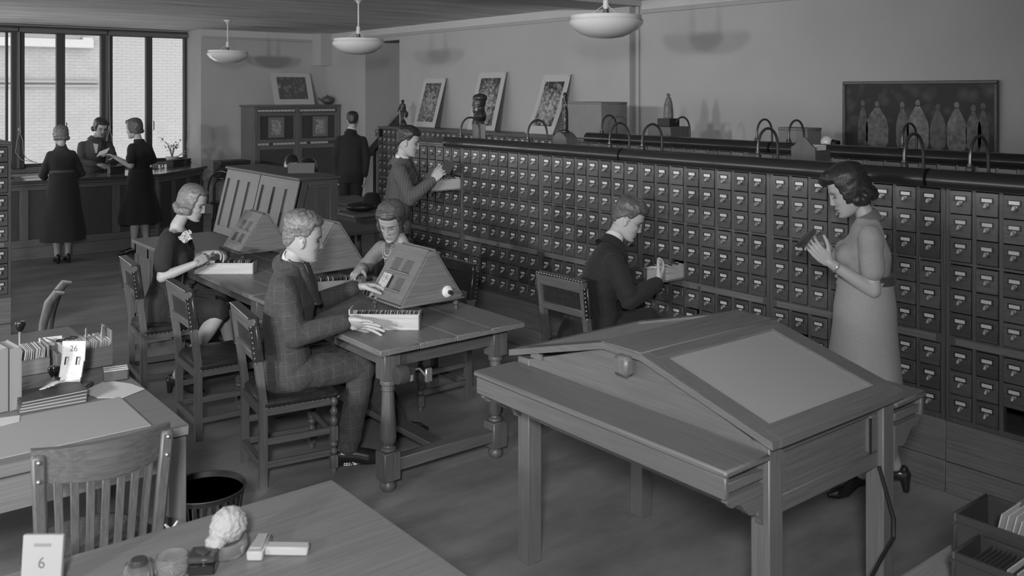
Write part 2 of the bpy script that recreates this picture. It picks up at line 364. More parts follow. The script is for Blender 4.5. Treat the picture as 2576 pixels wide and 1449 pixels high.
def cabinet(x, yc, label, rows=range(9), skip={}, part=1.0, rz=0, sub=True, cols=range(NC), extra=None, group=None, ymax=99):
    t = thing('card_cabinet', label, 'cabinet', (x, yc, 0), rz, group)
    link('case', BODY, t); link('face_frame', FRAME, t); link('top', TOP, t); link('plinth', PL1, t); link('baseboard', PL2, t)
    sh = link('pull_out_shelf', SHELF, t); link('knob', KNOB, sh, (0, .0, .782))
    for r_ in rows:
        for c_ in cols:
            y = -UW / 2 + .015 + (c_ + .5) * BAYW; key = (r_, c_); out = skip.get(key, 0)
            if out is None: continue
            d = link('drawer', dfront, t, (-out - random.uniform(0, .002), y, ROWZ[r_]))
            if sub:
                link('label_holder', lab_me, d); link('label_card', card_me, d, (0, random.uniform(-.002, .002), 0)); link('drawer_pull', pull_me, d, (0, random.uniform(-.003, .003), 0))
            if out > .1: link('drawer_box', side_me(min(out + .06, .40)), d, (.0065, 0, 0))
    return t
XM = 4.667
names = {1: 'oak card cabinet where the man in striped suit stands', 2: 'oak card cabinet under the bust and statuette, left end of the lamp hood', 3: 'oak card cabinet behind the seated man in dark suit',
         4: 'oak card cabinet with a drawer pulled out by the seated man', 5: 'oak card cabinet behind the standing woman in belted dress', 6: 'oak card cabinet at the right edge with an empty drawer hole'}
CABY = {k: 2.287 + UW * (5.5 - k) for k in range(1, 7)}
grp = 'card cabinets of the long front bank'
for k in range(1, 7):
    skip = {}
    if k == 1: skip = {(2, 0): .31}
    if k == 4: skip = {(5, 5): .36, (7, 4): .02, (7, 0): .012}
    if k == 6: skip = {(8, 5): None}
    if k == 5: skip = {(7, 6): .05}
    cabinet(XM, CABY[k], names[k], skip=skip, group=grp)
# wall bank behind (along the picture wall) and the middle bank
for k in range(1, 5):
    cabinet(7.2, 12.36 - UW * (k - .5), ['', 'low oak card cabinet at the left end of the wall bank beside the doorway', 'low oak card cabinet under the tulip print on the wall bank', 'low oak card cabinet under the iris print on the wall bank', 'low oak card cabinet under the rose print on the wall bank'][k],
            rows=range(9) if k == 1 else range(2), skip={(0, 7): .06} if k == 1 else {}, group='card cabinets along the wall').scale = (1, 1, .957)
for k in range(1, 6):
    cabinet(6.2, 6.83 - UW * (k - .5), ['', 'middle bank card cabinet under the grey storage box', 'middle bank card cabinet under the robed statuette', 'middle bank card cabinet between the statuette and the second box', 'middle bank card cabinet under the small grey box', 'middle bank card cabinet in front of the framed painting'][k], rows=range(2), sub=k < 3, group='card cabinets of the middle bank')
# cabinet at the far left edge of the picture, facing the camera
t = cabinet(0, 0, 'oak card cabinet cropped by the left edge of the picture', group='card cabinet at the left')
t.location = (1.455 - UW / 2, 8.39, 0); t.rotation_euler = (0, 0, math.pi / 2); t.scale = (1, 1, 1.035)
# ================================================================ black lamp hoods on the banks, with goose-neck arms
hoodm = plain('black_enamel', .022, .28, Coat_Weight=.3)
em, en, el, eb = newmat('tube_glow'); eb.inputs['Emission Color'].default_value = (1, 1, 1, 1); eb.inputs['Emission Strength'].default_value = 5.0
def hood(x, y0, y1, label):
    t = thing('reading_lamp_hood', label, 'lamp', (x, y0, 1.605), 0, 'black lamp hoods')
    L = y1 - y0; m = MB(); n = 14; pr = []
    for i in range(n + 1):
        a = math.radians(-35 + 250 * i / n); pr.append((.056 * math.cos(a), .056 * math.sin(a)))
    pr += [(p[0] * .93, p[1] * .93) for p in pr[::-1]]
    N = len(pr); vs = [(p[0], 0, p[1]) for p in pr] + [(p[0], L, p[1]) for p in pr]
    m.add(vs, [(i, (i + 1) % N, N + (i + 1) % N, N + i) for i in range(N)] + [tuple(range(N)), tuple(range(2 * N - 1, N - 1, -1))])
    m.build('hood', hoodm, t)
    h2 = n + 1; cap = [(p[0], p[1]) for p in pr[:h2]]
    MB().prism(cap, L - .006, L, 'Y').prism(cap, 0, .006, 'Y').build('end_cap', hoodm, t)
    MB().tube([(.0, .04, .005), (.0, L - .04, .005)], .014, 10).build('lamp_tube', em, t)
    return t
hl = {}
for a, b, nm in ((4.515, 6.667, 'black lamp hood over the front bank, left length under the bust'), (2.335, 4.505, 'black lamp hood over the front bank, middle length'), (.95, 2.325, 'black lamp hood over the front bank, right length cut by the frame')):
    hood(4.586, a, b, nm)
for a, b, nm in ((4.385, 6.5, 'black lamp hood over the rear bank, left length behind the statuettes'), (1.4, 4.375, 'black lamp hood over the rear bank, right length before the painting')):
    hood(6.12, a, b, nm)
armm = plain('goose_neck_metal', .10, .35, .6)
def arm(x, y, label, h=.15, cut=False):
    t = thing('goose_neck', label, 'lamp arm', (x, y, 1.66), 0, 'goose-neck arms of the lamp hoods')
    w_ = .20; pts = []
    for i in range(21):
        a = math.pi * (1 - i / 20)
        if cut and i < 4: continue
        pts.append((w_ / 2 + w_ / 2 * math.cos(a), 0, .035 + h * math.sin(a) ** .8 if 0 < i < 20 else .0))
    if not cut: pts[0] = (0, 0, 0)
    pts[-1] = (w_, 0, -.045)
    MB().tube(pts, .0085, 8).build('arm_tube', armm, t)
    MB().lathe([(.034, -.068), (.036, -.055), (.028, -.04), (.016, -.03), (.012, -.015), (.0, -.014)], 16, c=(w_, 0, 0)).build('dome_base', armm, t)
    if not cut: MB().lathe([(.02, -.0), (.021, .016), (.013, .022), (.013, .036), (0, .037)], 12).build('collar', armm, t)
    return t
for y, nm in ((6.47, 'in front of the bust'), (5.56, 'in front of the dancing statuette'), (4.647, 'left of the hood joint'), (4.332, 'right of the hood joint'), (3.385, 'in front of the wooden card tray'), (2.466, 'before the painting, left one'), (2.127, 'before the painting, right one')):
    arm(4.586, y, 'curved goose-neck arm on the front hood ' + nm, .135)
for y, nm, c in ((6.31, 'next to the grey storage box', 0), (5.394, 'right of the robed statuette, open-ended', 1), (4.526, 'left of the small grey box', 0), (4.229, 'behind the wooden card tray', 0), (3.306, 'in front of the painted figures', 0)):
    arm(6.12, y, 'curved goose-neck arm on the rear hood ' + nm, .135, bool(c))
# ================================================================ slanted light table in the foreground
LT = thing('light_table', 'big oak light table with sloping frosted glass panels and side ledges', 'table', (2.91, 2.47, 0))
hx, hy, lw = .39, .655, .075
for sx in (-1, 1):
    for sy in (-1, 1):
        x = sx * (hx - lw / 2); y = sy * (hy - lw / 2)
        MB().box(x - lw / 2, x + lw / 2, y - lw / 2, y + lw / 2, 0, .895, .004).build('leg', W('light', 'Z'), LT)
prof = [(-hy - .03, .893), (-.10, 1.05), (.10, 1.05), (hy + .03, .893)]
for sx in (-1, 1):
    x = sx * (hx - .018)
    MB().prism([(-hy + lw, .64), (-hy + lw, .895), (-.10, 1.048), (.10, 1.048), (hy - lw, .895), (hy - lw, .64)], x - .014, x + .014, 'X').build('gable_panel', W('light', 'Y'), LT)
    # roof rim boards following the gable
    for (a, b_) in ((prof[0], prof[1]), (prof[1], prof[2]), (prof[2], prof[3])):
        m = MB(); xx = sx * (hx - .02)
        poly = [(a[0], a[1]), (b_[0], b_[1]), (b_[0], b_[1] + .026), (a[0], a[1] + .026)]
        m.prism(poly, xx - .045, xx + .045, 'X').build('rim_board', W('light', 'Y'), LT)
MB().box(-hx + .06, hx - .06, -.10, .10, 1.05, 1.076, .003).build('ridge_board', W('table', 'X'), LT)
MB().box(-hx - .025, hx + .025, -.105, .105, 1.072, 1.080, .003).build('ridge_cap', W('table', 'X'), LT)
for sy in (-1, 1):
    # end rails of the sloping frames and the recessed apron at each end
    def slope(y): return .893 + (1.05 - .893) * (hy + .03 - abs(y)) / (hy + .03 - .10)
    def slab(x0, x1, ya, yb, z0, z1, name, mt, sm=True):
        v = []
        for x in (x0, x1):
            for yy in (ya, yb):
                for zz in (z0, z1): v.append((x, sy * yy, slope(yy) + zz))
        return MB().add(v, [(0, 1, 3, 2), (4, 6, 7, 5), (0, 4, 5, 1), (2, 3, 7, 6), (0, 2, 6, 4), (1, 5, 7, 3)]).build(name, mt, LT)
    slab(-hx + .02, hx - .02, hy - .045, hy + .032, 0, .027, 'frame_rail', W('light', 'X'))
    slab(-hx + .02, hx - .02, .10, .155, 0, .027, 'frame_rail', W('table', 'X'))
    slab(-hx + .065, hx - .065, .155, hy - .045, .008, .016, 'frosted_glass', plain('frosted_glass', .36, .38, Specular_IOR_Level=.6))
    ya = sy * (hy - .055)
    MB().box(-hx + lw, hx - lw, ya - .012, ya + .012, .64, .895).build('apron_panel', W('light', 'X'), LT)
    yo = sy * (hy - .036)
    for x0, x1, z0, z1 in ((-hx + lw, hx - lw, .64, .70), (-hx + lw, hx - lw, .84, .893), (-hx + lw, -hx + lw + .05, .70, .84), (hx - lw - .05, hx - lw, .70, .84)):
        MB().box(x0, x1, yo - .014, yo + .014, z0, z1, .003).build('apron_rail', W('light', 'X'), LT)
    if sy < 0: MB().box(hx - lw - .064, hx - lw - .054, yo - .02, yo - .0145, .705, .835).build('slot', darkgap, LT)
# side ledges with their aprons and scrolled brackets
for sx in (-1, 1):
    x0, x1 = sorted((sx * (hx + .003), sx * (hx + .235)))
    lt = MB().box(x0, x1, -hy - .01, hy + .01, .848, .872, .007).build('ledge_top', W('light', 'Y'), LT)
    xa, xb = sorted((sx * (hx + .205), sx * (hx + .225)))
    MB().box(xa, xb, -hy, hy, .775, .848, .004).build('ledge_apron', W('light', 'Y'), lt)
    xa, xb = sorted((sx * (hx + .003), sx * (hx + .022)))
    MB().box(xa, xb, -hy + .02, hy - .02, .80, .848).build('ledge_cleat', W('light', 'Y'), lt)
    for y in (-hy + .02, hy - .02):
        pl = [(.022, .775), (.205, .775), (.205, .757), (.190, .752), (.182, .738), (.160, .742), (.138, .735), (.12, .715), (.10, .695), (.075, .685), (.055, .69), (.045, .695), (.045, .675), (.035, .665), (.03, .645), (.022, .64)]
        MB().prism([(sx * (hx + p), q) for p, q in pl], y - .012, y + .012, 'Y').build('scroll_bracket', W('light', 'X'), LT)
        xa, xb = sorted((sx * (hx + .022), sx * (hx + .205)))
        MB().box(xa, xb, y - .011, y + .011, .79, .82, .002).build('ledge_bar', W('light', 'X'), lt)
MB().obox((-hx - .038, -.03, 1.02), (.05, .075, .075), b=.012).build('lift_block', W('table', 'Z'), LT)
MB().obox((-hx - .004, .52, .925), (.01, .07, .025)).build('lock_plate', plain('plate_brass', .3, .35, .6), LT)
cordm = plain('black_rubber', .02, .5)
cp = thing('power_cord', 'black power cord running down the far leg of the light table', 'cord', (3.17, 1.76, 0))
MB().tube([(.015, .05, .66), (.02, .02, .56), (.03, .0, .48), (.01, -.01, .42), (-.08, -.02, .39), (-.22, -.05, .36), (-.34, -.12, .25), (-.42, -.2, .06), (-.5, -.3, .008), (-.75, -.6, .008)], .007, 6).build('cord', cordm, cp)
# ================================================================ reading tables with turned legs
def turned_leg(mat, par, x, y, h=.73):
    m = MB(); b_ = .048
    m.box(x - b_, x + b_, y - b_, y + b_, .575, h, .004).box(x - b_, x + b_, y - b_, y + b_, .06, .205, .004)
    pf = [(.040, .575), (.043, .565), (.043, .55), (.034, .545), (.034, .535), (.036, .52), (.030, .515), (.032, .50), (.036, .42), (.042, .33), (.044, .28), (.040, .25), (.026, .235), (.028, .228), (.040, .222), (.042, .212), (.036, .205)]
    m.lathe([(r, z) for r, z in pf[::-1]], 18, (x, y, 0)).lathe([(.0, 0), (.03, .002), (.042, .018), (.042, .035), (.03, .052), (.034, .06)], 18, (x, y, 0))
    return m.build('leg', mat, par)
def reading_table(label, x0, x1, y0, y1, grp='reading tables'):
    t = thing('reading_table', label, 'table', ((x0 + x1) / 2, (y0 + y1) / 2, 0), 0, grp)
    a, b_ = (x1 - x0) / 2, (y1 - y0) / 2
    nb_ = 4
    for k in range(nb_):
        xx = -a + 2 * a * k / nb_
        MB().box(xx + .0004, xx + 2 * a / nb_ - .0004, -b_, b_, .732, .762, .003).build('top_board', W('table', 'Y'), t)
    lx, ly = a - .115, b_ - .12
    for sx in (-1, 1):
        for sy in (-1, 1): turned_leg(W('mid', 'Z'), t, sx * lx, sy * ly)
        MB().box(sx * lx - .014, sx * lx + .014, -ly + .05, ly - .05, .635, .73).build('apron', W('mid', 'Y'), t)
    for sy in (-1, 1):
        MB().box(-lx + .05, lx - .05, sy * ly - .014, sy * ly + .014, .635, .73).build('apron', W('mid', 'X'), t)
        MB().box(-lx + .045, lx - .045, sy * ly - .035, sy * ly + .035, .10, .165, .004).build('stretcher', W('mid', 'X'), t)
    MB().box(-.05, .05, -ly + .036, ly - .036, .115, .15, .004).build('stretcher', W('mid', 'Y'), t)
    return t
TA = reading_table('near oak reading table with turned legs where the man in plaid sits', 2.322, 3.25, 3.965, 5.56)
TB = reading_table('further oak reading table behind the man in plaid', 2.32, 3.11, 5.57, 7.2)
TF = reading_table('distant reading table behind the seated woman, with a dark purse on it', 4.66, 5.6, 8.5, 10.2)
# pencil sharpener clamped on the near table leg
ps = thing('pencil_sharpener', 'metal crank pencil sharpener fixed to the near table leg', 'pencil sharpener', (2.50, 3.995, .62))
psm = plain('sharpener_metal', .10, .35, .5)
MB().box(-.035, .03, -.03, .0, -.05, .03, .006).build('housing', psm, ps)
MB().lathe([(.0, -.055), (.045, -.05), (.05, -.03), (.05, .0), (.03, .01)], 20, (0, 0, 0), axis='X').xf(Matrix.Translation((-.03, -.02, .0))).build('drum', psm, ps)
MB().tube([(.03, -.02, .01), (.055, -.02, .01), (.06, -.04, .0), (.075, -.07, -.03)], .006, 6).box(.06, .10, -.078, -.062, -.05, .02, .004).build('crank', plain('nickel', .4, .3, .7), ps)
MB().box(-.02, .01, -.034, -.03, -.04, -.01).build('maker_plate', plain('plate_grey', .35, .4), ps)
# ================================================================ leather chairs
leather = plain('dark_leather', .028, .30, var=.25, scale=30, bump=.15, bscale=120)
nailm = plain('brass_nails', .5, .3, .8)
def make_chair(label, x, y, rz):
    t = thing('leather_chair', label, 'chair', (x, y, 0), rz, 'oak chairs with leather seats')
    cw = W('chair', 'Z'); hw = .215
    def rake(z): return 0 if z < .45 else -(z - .45) * .13 if z < .9 else -.06
    for s in (-1, 1):
        m = MB(); yy = s * (hw - .019)
        pts = [(-.0, 0), (.04, 0), (.04, .44), (.04 - .058, .885), (-.0 - .058, .885), (0, .46)]
        m.prism(pts, yy - .019, yy + .019, 'Y').build('back_leg', cw, t)
        x_ = .40; m = MB().box(x_ - .02, x_ + .02, yy - .02, yy + .02, .175, .255, .003).box(x_ - .02, x_ + .02, yy - .02, yy + .02, .03, .10, .003)
        pf = []
        for zb, zt in ((.255, .41), (.10, .175)):
            nbob = 3 if zb > .2 else 2; hh = (zt - zb) / nbob
            q = []
            for k in range(nbob):
                for j in range(7):
                    a = math.pi * j / 6; q.append((.010 + .012 * math.sin(a), zb + hh * (k + j / 6)))
            m.lathe(q, 12, (x_, yy, 0))
        m.lathe([(.0, 0), (.015, .001), (.019, .012), (.015, .03)], 12, (x_, yy, 0)); m.build('front_leg', cw, t)
        for z in (.115, .235): MB().box(.04, .38, yy - .009, yy + .009, z - .017, z + .017, .002).build('stretcher', W('chair', 'X'), t)
        MB().box(.04, .38, yy - .01, yy + .01, .37, .415, .002).build('seat_rail', W('chair', 'X'), t)
    MB().box(.0, .03, -hw + .04, hw - .04, .09, .13, .002).build('stretcher', W('chair', 'Y'), t)
    MB().tube([(.4, -hw + .03, .21), (.4, hw - .03, .21)], .017, 10).build('front_stretcher', W('chair', 'Y'), t)
    MB().box(.002, .036, -hw + .038, hw - .038, .37, .415).box(.385, .415, -hw + .038, hw - .038, .37, .415).build('seat_rail', W('chair', 'Y'), t)
    st = MB().box(.012, .425, -hw - .004, hw + .004, .405, .452, .018)
    st.ball((.22, 0, .452), (.19, hw - .02, .022), 20, 8).build('seat', leather, t)
    nl = MB()
    for k in range(15):
        for s in (-1, 1): nl.ball((.03 + k * .0275, s * (hw + .004), .413), .0045, 6, 4)
    for k in range(15):
        nl.ball((.426, -hw + .01 + k * .0285, .413), .0045, 6, 4)
    tag(nl.build('seat_nails', nailm, t), kind='stuff')
    # upholstered back: leather round rails and posts, open window panel of leather inside
    bk = MB()
    xa = lambda z: .02 - (z - .45) * .131
    def rail(z0, z1, th=.02):
        zc = (z0 + z1) / 2; bk.beam((xa(zc), -hw + .036, zc), (xa(zc), hw - .036, zc), th * 2, z1 - z0, up=(-.13, 0, 1), b=.004)
    m2 = MB()
    zc = .855; m2.beam((xa(zc) + .016, -hw - .003, zc + .002), (xa(zc) + .016, hw + .003, zc + .002), .030, .070, up=(-.13, 0, 1), b=.008)
    for s in (-1, 1):
        m2.beam((xa(.66) + .017, s * (hw - .017), .66), (xa(.85) + .017, s * (hw - .017), .85), .050, .026, up=(1, 0, .13), b=.006)
        m2.beam((xa(.66) - .004, s * (hw + .001), .66), (xa(.85) - .004, s * (hw + .001), .85), .004, .050, up=(1, 0, .13), b=.001)
    m2.beam((xa(.887), -hw - .002, .889), (xa(.887), hw + .002, .889), .05, .006, up=(-.13, 0, 1), b=.001)
    m2.build('leather_trim', leather, t)
    bk = MB(); rail(.66, .705); rail(.815, .882); bk.build('back_rail', W('chair', 'Y'), t)
    MB().beam((xa(.765) + .012, 0, .69), (xa(.765) + .012 - .017, 0, .83), 2 * hw - .06, .012, up=(1, 0, .13)).build('back_panel', leather, t)
    nl = MB()
    for k in range(18): nl.ball((xa(.885) - .022, -hw + .01 + k * (2 * hw - .02) / 17, .889), .0048, 6, 4)
    for s in (-1, 1):
        for k in range(8): nl.ball((xa(.66 + k * .026) - .016, s * (hw + .004), .655 + k * .027), .005, 6, 4)
    tag(nl.build('back_nails', nailm, t), kind='stuff')
    return t
make_chair('leather-backed oak chair the man in plaid sits on', 1.955, 4.71, R(-9))
make_chair('empty leather-seated oak chair between the man in plaid and the seated woman', 1.90, 5.56, R(-3))
make_chair('leather-backed oak chair of the woman with the white flower', 1.90, 6.58, R(-5))
make_chair('oak chair of the dark-suited man seated at the drawers', 3.87, 4.32, R(2))
make_chair('leather chair across the near table, seen beyond the slide viewer', 3.60, 5.17, R(181))
make_chair('leather chair pushed up to the distant reading table', 5.15, 8.02, R(90))
# ================================================================ slide viewers
def viewer(label, x, y, rz, s=1.0, knob=True):
    t = thing('slide_viewer', label, 'slide viewer', (x, y, .762), rz, 'table-top slide viewers')
    hl, hb, z0, z1 = .175 * s, .205 * s, .075, .365 * s
    vm, vy = W('table', 'X'), W('table', 'Y')
    MB().box(-hb - .02, hb + .02, -hl - .012, hl + .012, z0 - .012, z0, .004).build('base_board', vy, t)
    for sy in (-1, 1):
        MB().prism([(-hb, z0), (hb, z0), (.01, z1), (-.01, z1)], sy * hl - .007, sy * hl + .007, 'Y').build('end_panel', vm, t)
        for sx in (-1, 1):
            MB().lathe([(0, 0), (.013, .001), (.015, .006), (.008, .014), (.008, .022), (.018, .034), (.018, .042), (.009, .052), (.012, z0 - .012)], 14, (sx * (hb - .02), sy * (hl - .02), 0)).build('turned_foot', W('mid', 'Z'), t)
    L = math.hypot(hb - .01, z1 - z0)
    for sx in (-1, 1):
        # framed window board on the slope: strips around four recessed panes, ledges under each row
        e = Vector((sx * -(hb - .01) / L, 0, (z1 - z0) / L)); nrm = Vector((sx * (z1 - z0) / L, 0, (hb - .01) / L)); o_ = Vector((sx * hb, 0, z0))
        def strip(ya, yb, la, lb, th, name, mt, off=0.0):
            v = []
            for yy in (ya, yb):
                for ll in (la, lb):
                    for tt in (off, off + th): v.append(o_ + e * ll + Vector((0, yy, 0)) + nrm * tt)
            return MB().add(v, [(0, 1, 3, 2), (4, 6, 7, 5), (0, 4, 5, 1), (2, 3, 7, 6), (0, 2, 6, 4), (1, 5, 7, 3)]).build(name, mt, t)
        ra = [.0, .20 * L, .42 * L, .52 * L, .75 * L, L]
        w1, w2, w3 = hl, .105 * s, .018 * s
        strip(-w1, w1, 0, ra[1], .016, 'window_frame', vy); strip(-w1, w1, ra[2], ra[3], .016, 'window_frame', vy); strip(-w1, w1, ra[4], ra[5], .016, 'window_frame', vy)
        for la, lb in ((ra[1], ra[2]), (ra[3], ra[4])):
            strip(-w1, -w2, la, lb, .016, 'window_frame', vm); strip(w2, w1, la, lb, .016, 'window_frame', vm); strip(-w3, w3, la, lb, .016, 'window_frame', vm)
            for a, b_ in ((-w2, -w3), (w3, w2)): strip(a, b_, la, lb, .003, 'viewing_pane', plain('ground_glass_dark', .11, .35))
            strip(-w2 - .01, w2 + .01, la - .012, la - .002, .026, 'slide_ledge', vy, .006)
    if knob:
        MB().lathe([(.034, 0), (.034, -.008), (.026, -.011), (.026, -.024), (.02, -.027), (0, -.028)], 20, (.10, -hl - .007, z0 + .045), axis='Y').build('light_socket', plain('porcelain', .7, .3), t)
        MB().lathe([(.013, -.028), (.013, -.045), (0, -.046)], 12, (.10, -hl - .007, z0 + .045), axis='Y').build('switch', plain('black_bakelite', .03, .3), t)
    return t
viewer('slide viewer on the near table that the man in plaid holds a slide against', 2.945, 4.62, 0)
viewer('slide viewer on the further table in front of the woman with the flower', 2.90, 6.85, 0, .95, False)
viewer('slide viewer half hidden behind the head of the man in plaid', 2.97, 5.86, R(3), 1.05, False)
for (x, y, r_) in ((3.0, 6.3, .2), (2.60, 5.62, 1.2)):
    c = thing('lamp_cord', 'dark cord coiled on the reading table ' + ('beside the far slide box' if r_ < 1 else 'below the hidden viewer'), 'cord', (x, y, .766), r_)
    pts = [(.11 * math.cos(a) * (1 - a * .04), .05 * math.sin(a), .004 + .003 * a) for a in [k * .35 for k in range(34)]]
    MB().tube(pts, .005, 6).build('cord', cordm, c)
# ================================================================ wooden slide boxes and their slides
slm = plain('slide_dark', .06, .25); slm2 = plain('slide_edge_paper', .34, .6)
def slide_box(label, x, y, z, rz, L=.37, wd=.10, h=.095, n=26, fill=(.06, .94), tone='pale', gname='slides', lean=.18, front_low=True):
    t = thing('slide_box', label, 'box', (x, y, z), rz, 'wooden slide boxes')
    m1 = W(tone, 'X'); th = .008
    MB().box(-L / 2, L / 2, -wd / 2, -wd / 2 + th, 0, h * .78, .0015).build('side', m1, t)
    MB().box(-L / 2, L / 2, wd / 2 - th, wd / 2, 0, h * .78, .0015).build('side', m1, t)
    MB().box(-L / 2, -L / 2 + th, -wd / 2, wd / 2, 0, h, .0015).build('end', W(tone, 'Y'), t)
    MB().box(L / 2 - th, L / 2, -wd / 2, wd / 2, 0, h * .82, .0015).build('end', W(tone, 'Y'), t)
    MB().box(-L / 2 + th, L / 2 - th, -wd / 2 + th, wd / 2 - th, 0.001, .007).build('bottom', m1, t)
    # the slides stand in the box as things of their own
    sme = [MB().box(-.0016, .0016, -wd / 2 + .012, wd / 2 - .012, 0, .082, .0006).mesh('glass_slide', mm) for mm in (slm, slm2)]
    cr, sr = math.cos(rz), math.sin(rz)
    for k in range(n):
        lx = -L / 2 + L * (fill[0] + (fill[1] - fill[0]) * (k + .5) / n)
        s_ = link('glass_slide', sme[0 if random.random() < .72 else 1], None, (x + lx * cr, y + lx * sr, z + .010 + random.uniform(0, .006)))
        s_.rotation_euler = Euler((0, lean + random.uniform(-.04, .04), rz)); s_.rotation_mode = 'XYZ'
        tag(s_, 'thin glass slide standing in ' + gname, 'slide', 'slides in ' + gname)
    return t
slide_box('pale wooden slide box under the hand of the man in plaid', 2.575, 4.345, .762, R(-40), .385, .10, .11, 26, gname='the pale box held by the man in plaid')
slide_box('pale wooden slide box before the woman with the white flower', 2.47, 6.38, .762, R(-38), .42, .105, .10, 24, (.3, .96), gname='the pale box of the woman with the flower')
slide_box('grey wooden slide box at the elbow of the woman behind the viewer', 2.80, 5.34, .762, R(-20), .34, .10, .10, 14, (.1, .7), 'desk', 'the box nearest the hidden viewer')
slide_box('slide box farther back by the hand of the woman behind the viewer', 3.06, 5.16, .763, R(-15), .30, .10, .10, 14, (.05, .8), 'desk', 'the box beside the seated woman\'s hand')
pb = thing('slide_folder', 'thin dark folder lying on the near table beyond the viewer foot', 'folder', (3.17, 4.70, .763), R(0))
MB().box(-.05, .05, -.08, .08, 0, .004).build('cover', plain('folder_dark', .06, .4), pb); MB().box(-.047, .047, -.077, .077, .004, .008).build('sheets', plain('paper_grey', .4, .7), pb)
# ================================================================ service counter by the window
CT = thing('service_counter', 'long panelled oak service counter in front of the window', 'counter', (0, 0, 0))
def counter_run(p, q, npan, top=.97):
    p, q = Vector((p[0], p[1], 0)), Vector((q[0], q[1], 0)); d = (q - p); L = d.length; a = math.atan2(d.y, d.x)
    mt = Matrix.Translation(p) @ Matrix.Rotation(a, 4, 'Z')
    def bx(n, mat, *v, b=.003): return MB().box(*v, b).xf(mt).build(n, mat, CT)
    bx('carcass', W('dark', 'Z'), 0, L, .03, .06, 0, .93)
    bx('baseboard', W('dark', 'X'), 0, L, -.005, .03, 0, .15); bx('rail', W('dark', 'X'), 0, L, .005, .03, .15, .24); bx('rail', W('dark', 'X'), 0, L, .005, .03, .845, .90); bx('cornice', W('dark', 'X'), 0, L, -.025, .03, .90, .932, b=.008)
    pw = L / npan
    for k in range(npan + 1):
        x0, x1 = max(0, k * pw - .05), min(L, k * pw + .05); bx('stile', W('dark', 'Z'), x0, x1, .005, .03, .24, .845)
    for k in range(npan): bx('panel', W('deep', 'Z'), k * pw + .052, (k + 1) * pw - .052, .018, .03, .245, .84)
counter_run((-.9, 12.50), (3.90, 12.42), 9); counter_run((3.90, 12.42), (4.80, 13.28), 3)
MB().prism([(-.9, 12.45), (3.92, 12.37), (4.86, 13.27), (4.86, 13.95), (4.35, 13.95), (3.6, 13.1), (-.9, 13.15)], .934, .97, 'Z').build('counter_top', wood('counter_top_oak', .07, 'X', .2, .18), CT)
# things on the counter
pl = thing('potted_plant', 'small leafy plant in a pale pot on the end of the service counter', 'plant', (4.50, 13.72, .971))
MB().lathe([(0, 0), (.065, .001), (.085, .10), (.095, .105), (.095, .125), (.083, .125), (.08, .1), (0, .095)], 20).build('pot', plain('pale_pot', .55, .6), pl)
leafm = plain('plant_leaf', .16, .5, var=.3, scale=20)
st_, lf = MB(), []
for k in range(8):
    a = k * .8 + .3; h = random.uniform(.13, .30); rr = random.uniform(.05, .20)
    tip = Vector((rr * math.cos(a), rr * math.sin(a) * .6, .12 + h)); mid = Vector((tip.x * .35, tip.y * .35, .12 + h * .6))
    st_.tube([(0, 0, .1), mid, tip], .0035, 5)
    for j in range(5):
        c_ = mid.lerp(tip, random.uniform(.1, 1.1)) + Vector((random.uniform(-.03, .03), random.uniform(-.02, .02), random.uniform(-.02, .03))); lf.append(c_)
st_.build('stem', leafm, pl)
leaf_me = MB().add([(0, 0, 0), (.012, .02, .004), (.0, .045, 0), (-.012, .02, .004), (0, .02, -.002)], [(0, 1, 4), (1, 2, 4), (2, 3, 4), (3, 0, 4)]).mesh('leaf', leafm)
for c_ in lf:
    o = link('leaf', leaf_me, pl, c_); o.rotation_euler = (random.uniform(-1, 1.2), random.uniform(-.8, .8), random.uniform(0, 6.28))
def lidbox(name, label, x, y, z, rz, sx, sy, sz, v, lid=.02, cat='box', group=None):
    t = thing(name, label, cat, (x, y, z), rz, group)
    MB().box(-sx / 2, sx / 2, -sy / 2, sy / 2, 0, sz - lid, .003).build('body', plain('box_%d' % int(v * 1000), v, .6, var=.06), t)
    MB().box(-sx / 2 - .003, sx / 2 + .003, -sy / 2 - .003, sy / 2 + .003, sz - lid, sz, .004).build('lid', plain('lid_%d' % int(v * 1000), v * .88, .55), t)
    return t
lidbox('card_file', 'dark card file box beside the potted plant on the counter', 4.46, 13.47, .971, R(40), .27, .11, .10, .045)
lidbox('card_file', 'small dark box at the right end of the counter', 4.70, 13.72, .971, R(40), .12, .10, .09, .05)
lidbox('desk_box', 'small black box on the counter before the clerk', 3.46, 12.79, .971, R(5), .19, .11, .10, .025)
def sheet(label, pts, z, v=.55, name='paper_sheet', th=.0012, group=None, cat='paper', curl=0.0):
    c = Vector((sum(p[0] for p in pts) / len(pts), sum(p[1] for p in pts) / len(pts), z)); o = thing(name, label, cat, c, 0, group)
    MB().prism([(p[0] - c.x, p[1] - c.y) for p in pts], 0, th, 'Z').build('sheet', plain('paper_%d' % int(v * 100), v, .7), o); return o
sheet('white paper lying on the counter at the far left', [(2.36, 12.75), (2.75, 12.74), (2.80, 13.0), (2.36, 13.0)], .972)
cl = thing('desk_implements', 'cluster of small metal stamps lying on the counter beside the plant', 'stamps', (4.12, 13.18, .971), .5)
for k in range(7):
    x, y = random.uniform(-.14, .14), random.uniform(-.08, .08)
    MB().lathe([(0, 0), (.02, .001), (.02, .015), (.008, .02), (.008, .04), (.014, .05), (0, .06)], 10, (x, y, 0)).build('stamp', plain('nickel', .4, .3, .7), cl)
sb = thing('sloping_rack', 'dark sloping rack standing on the counter at the far left', 'rack', (2.20, 12.95, .973))
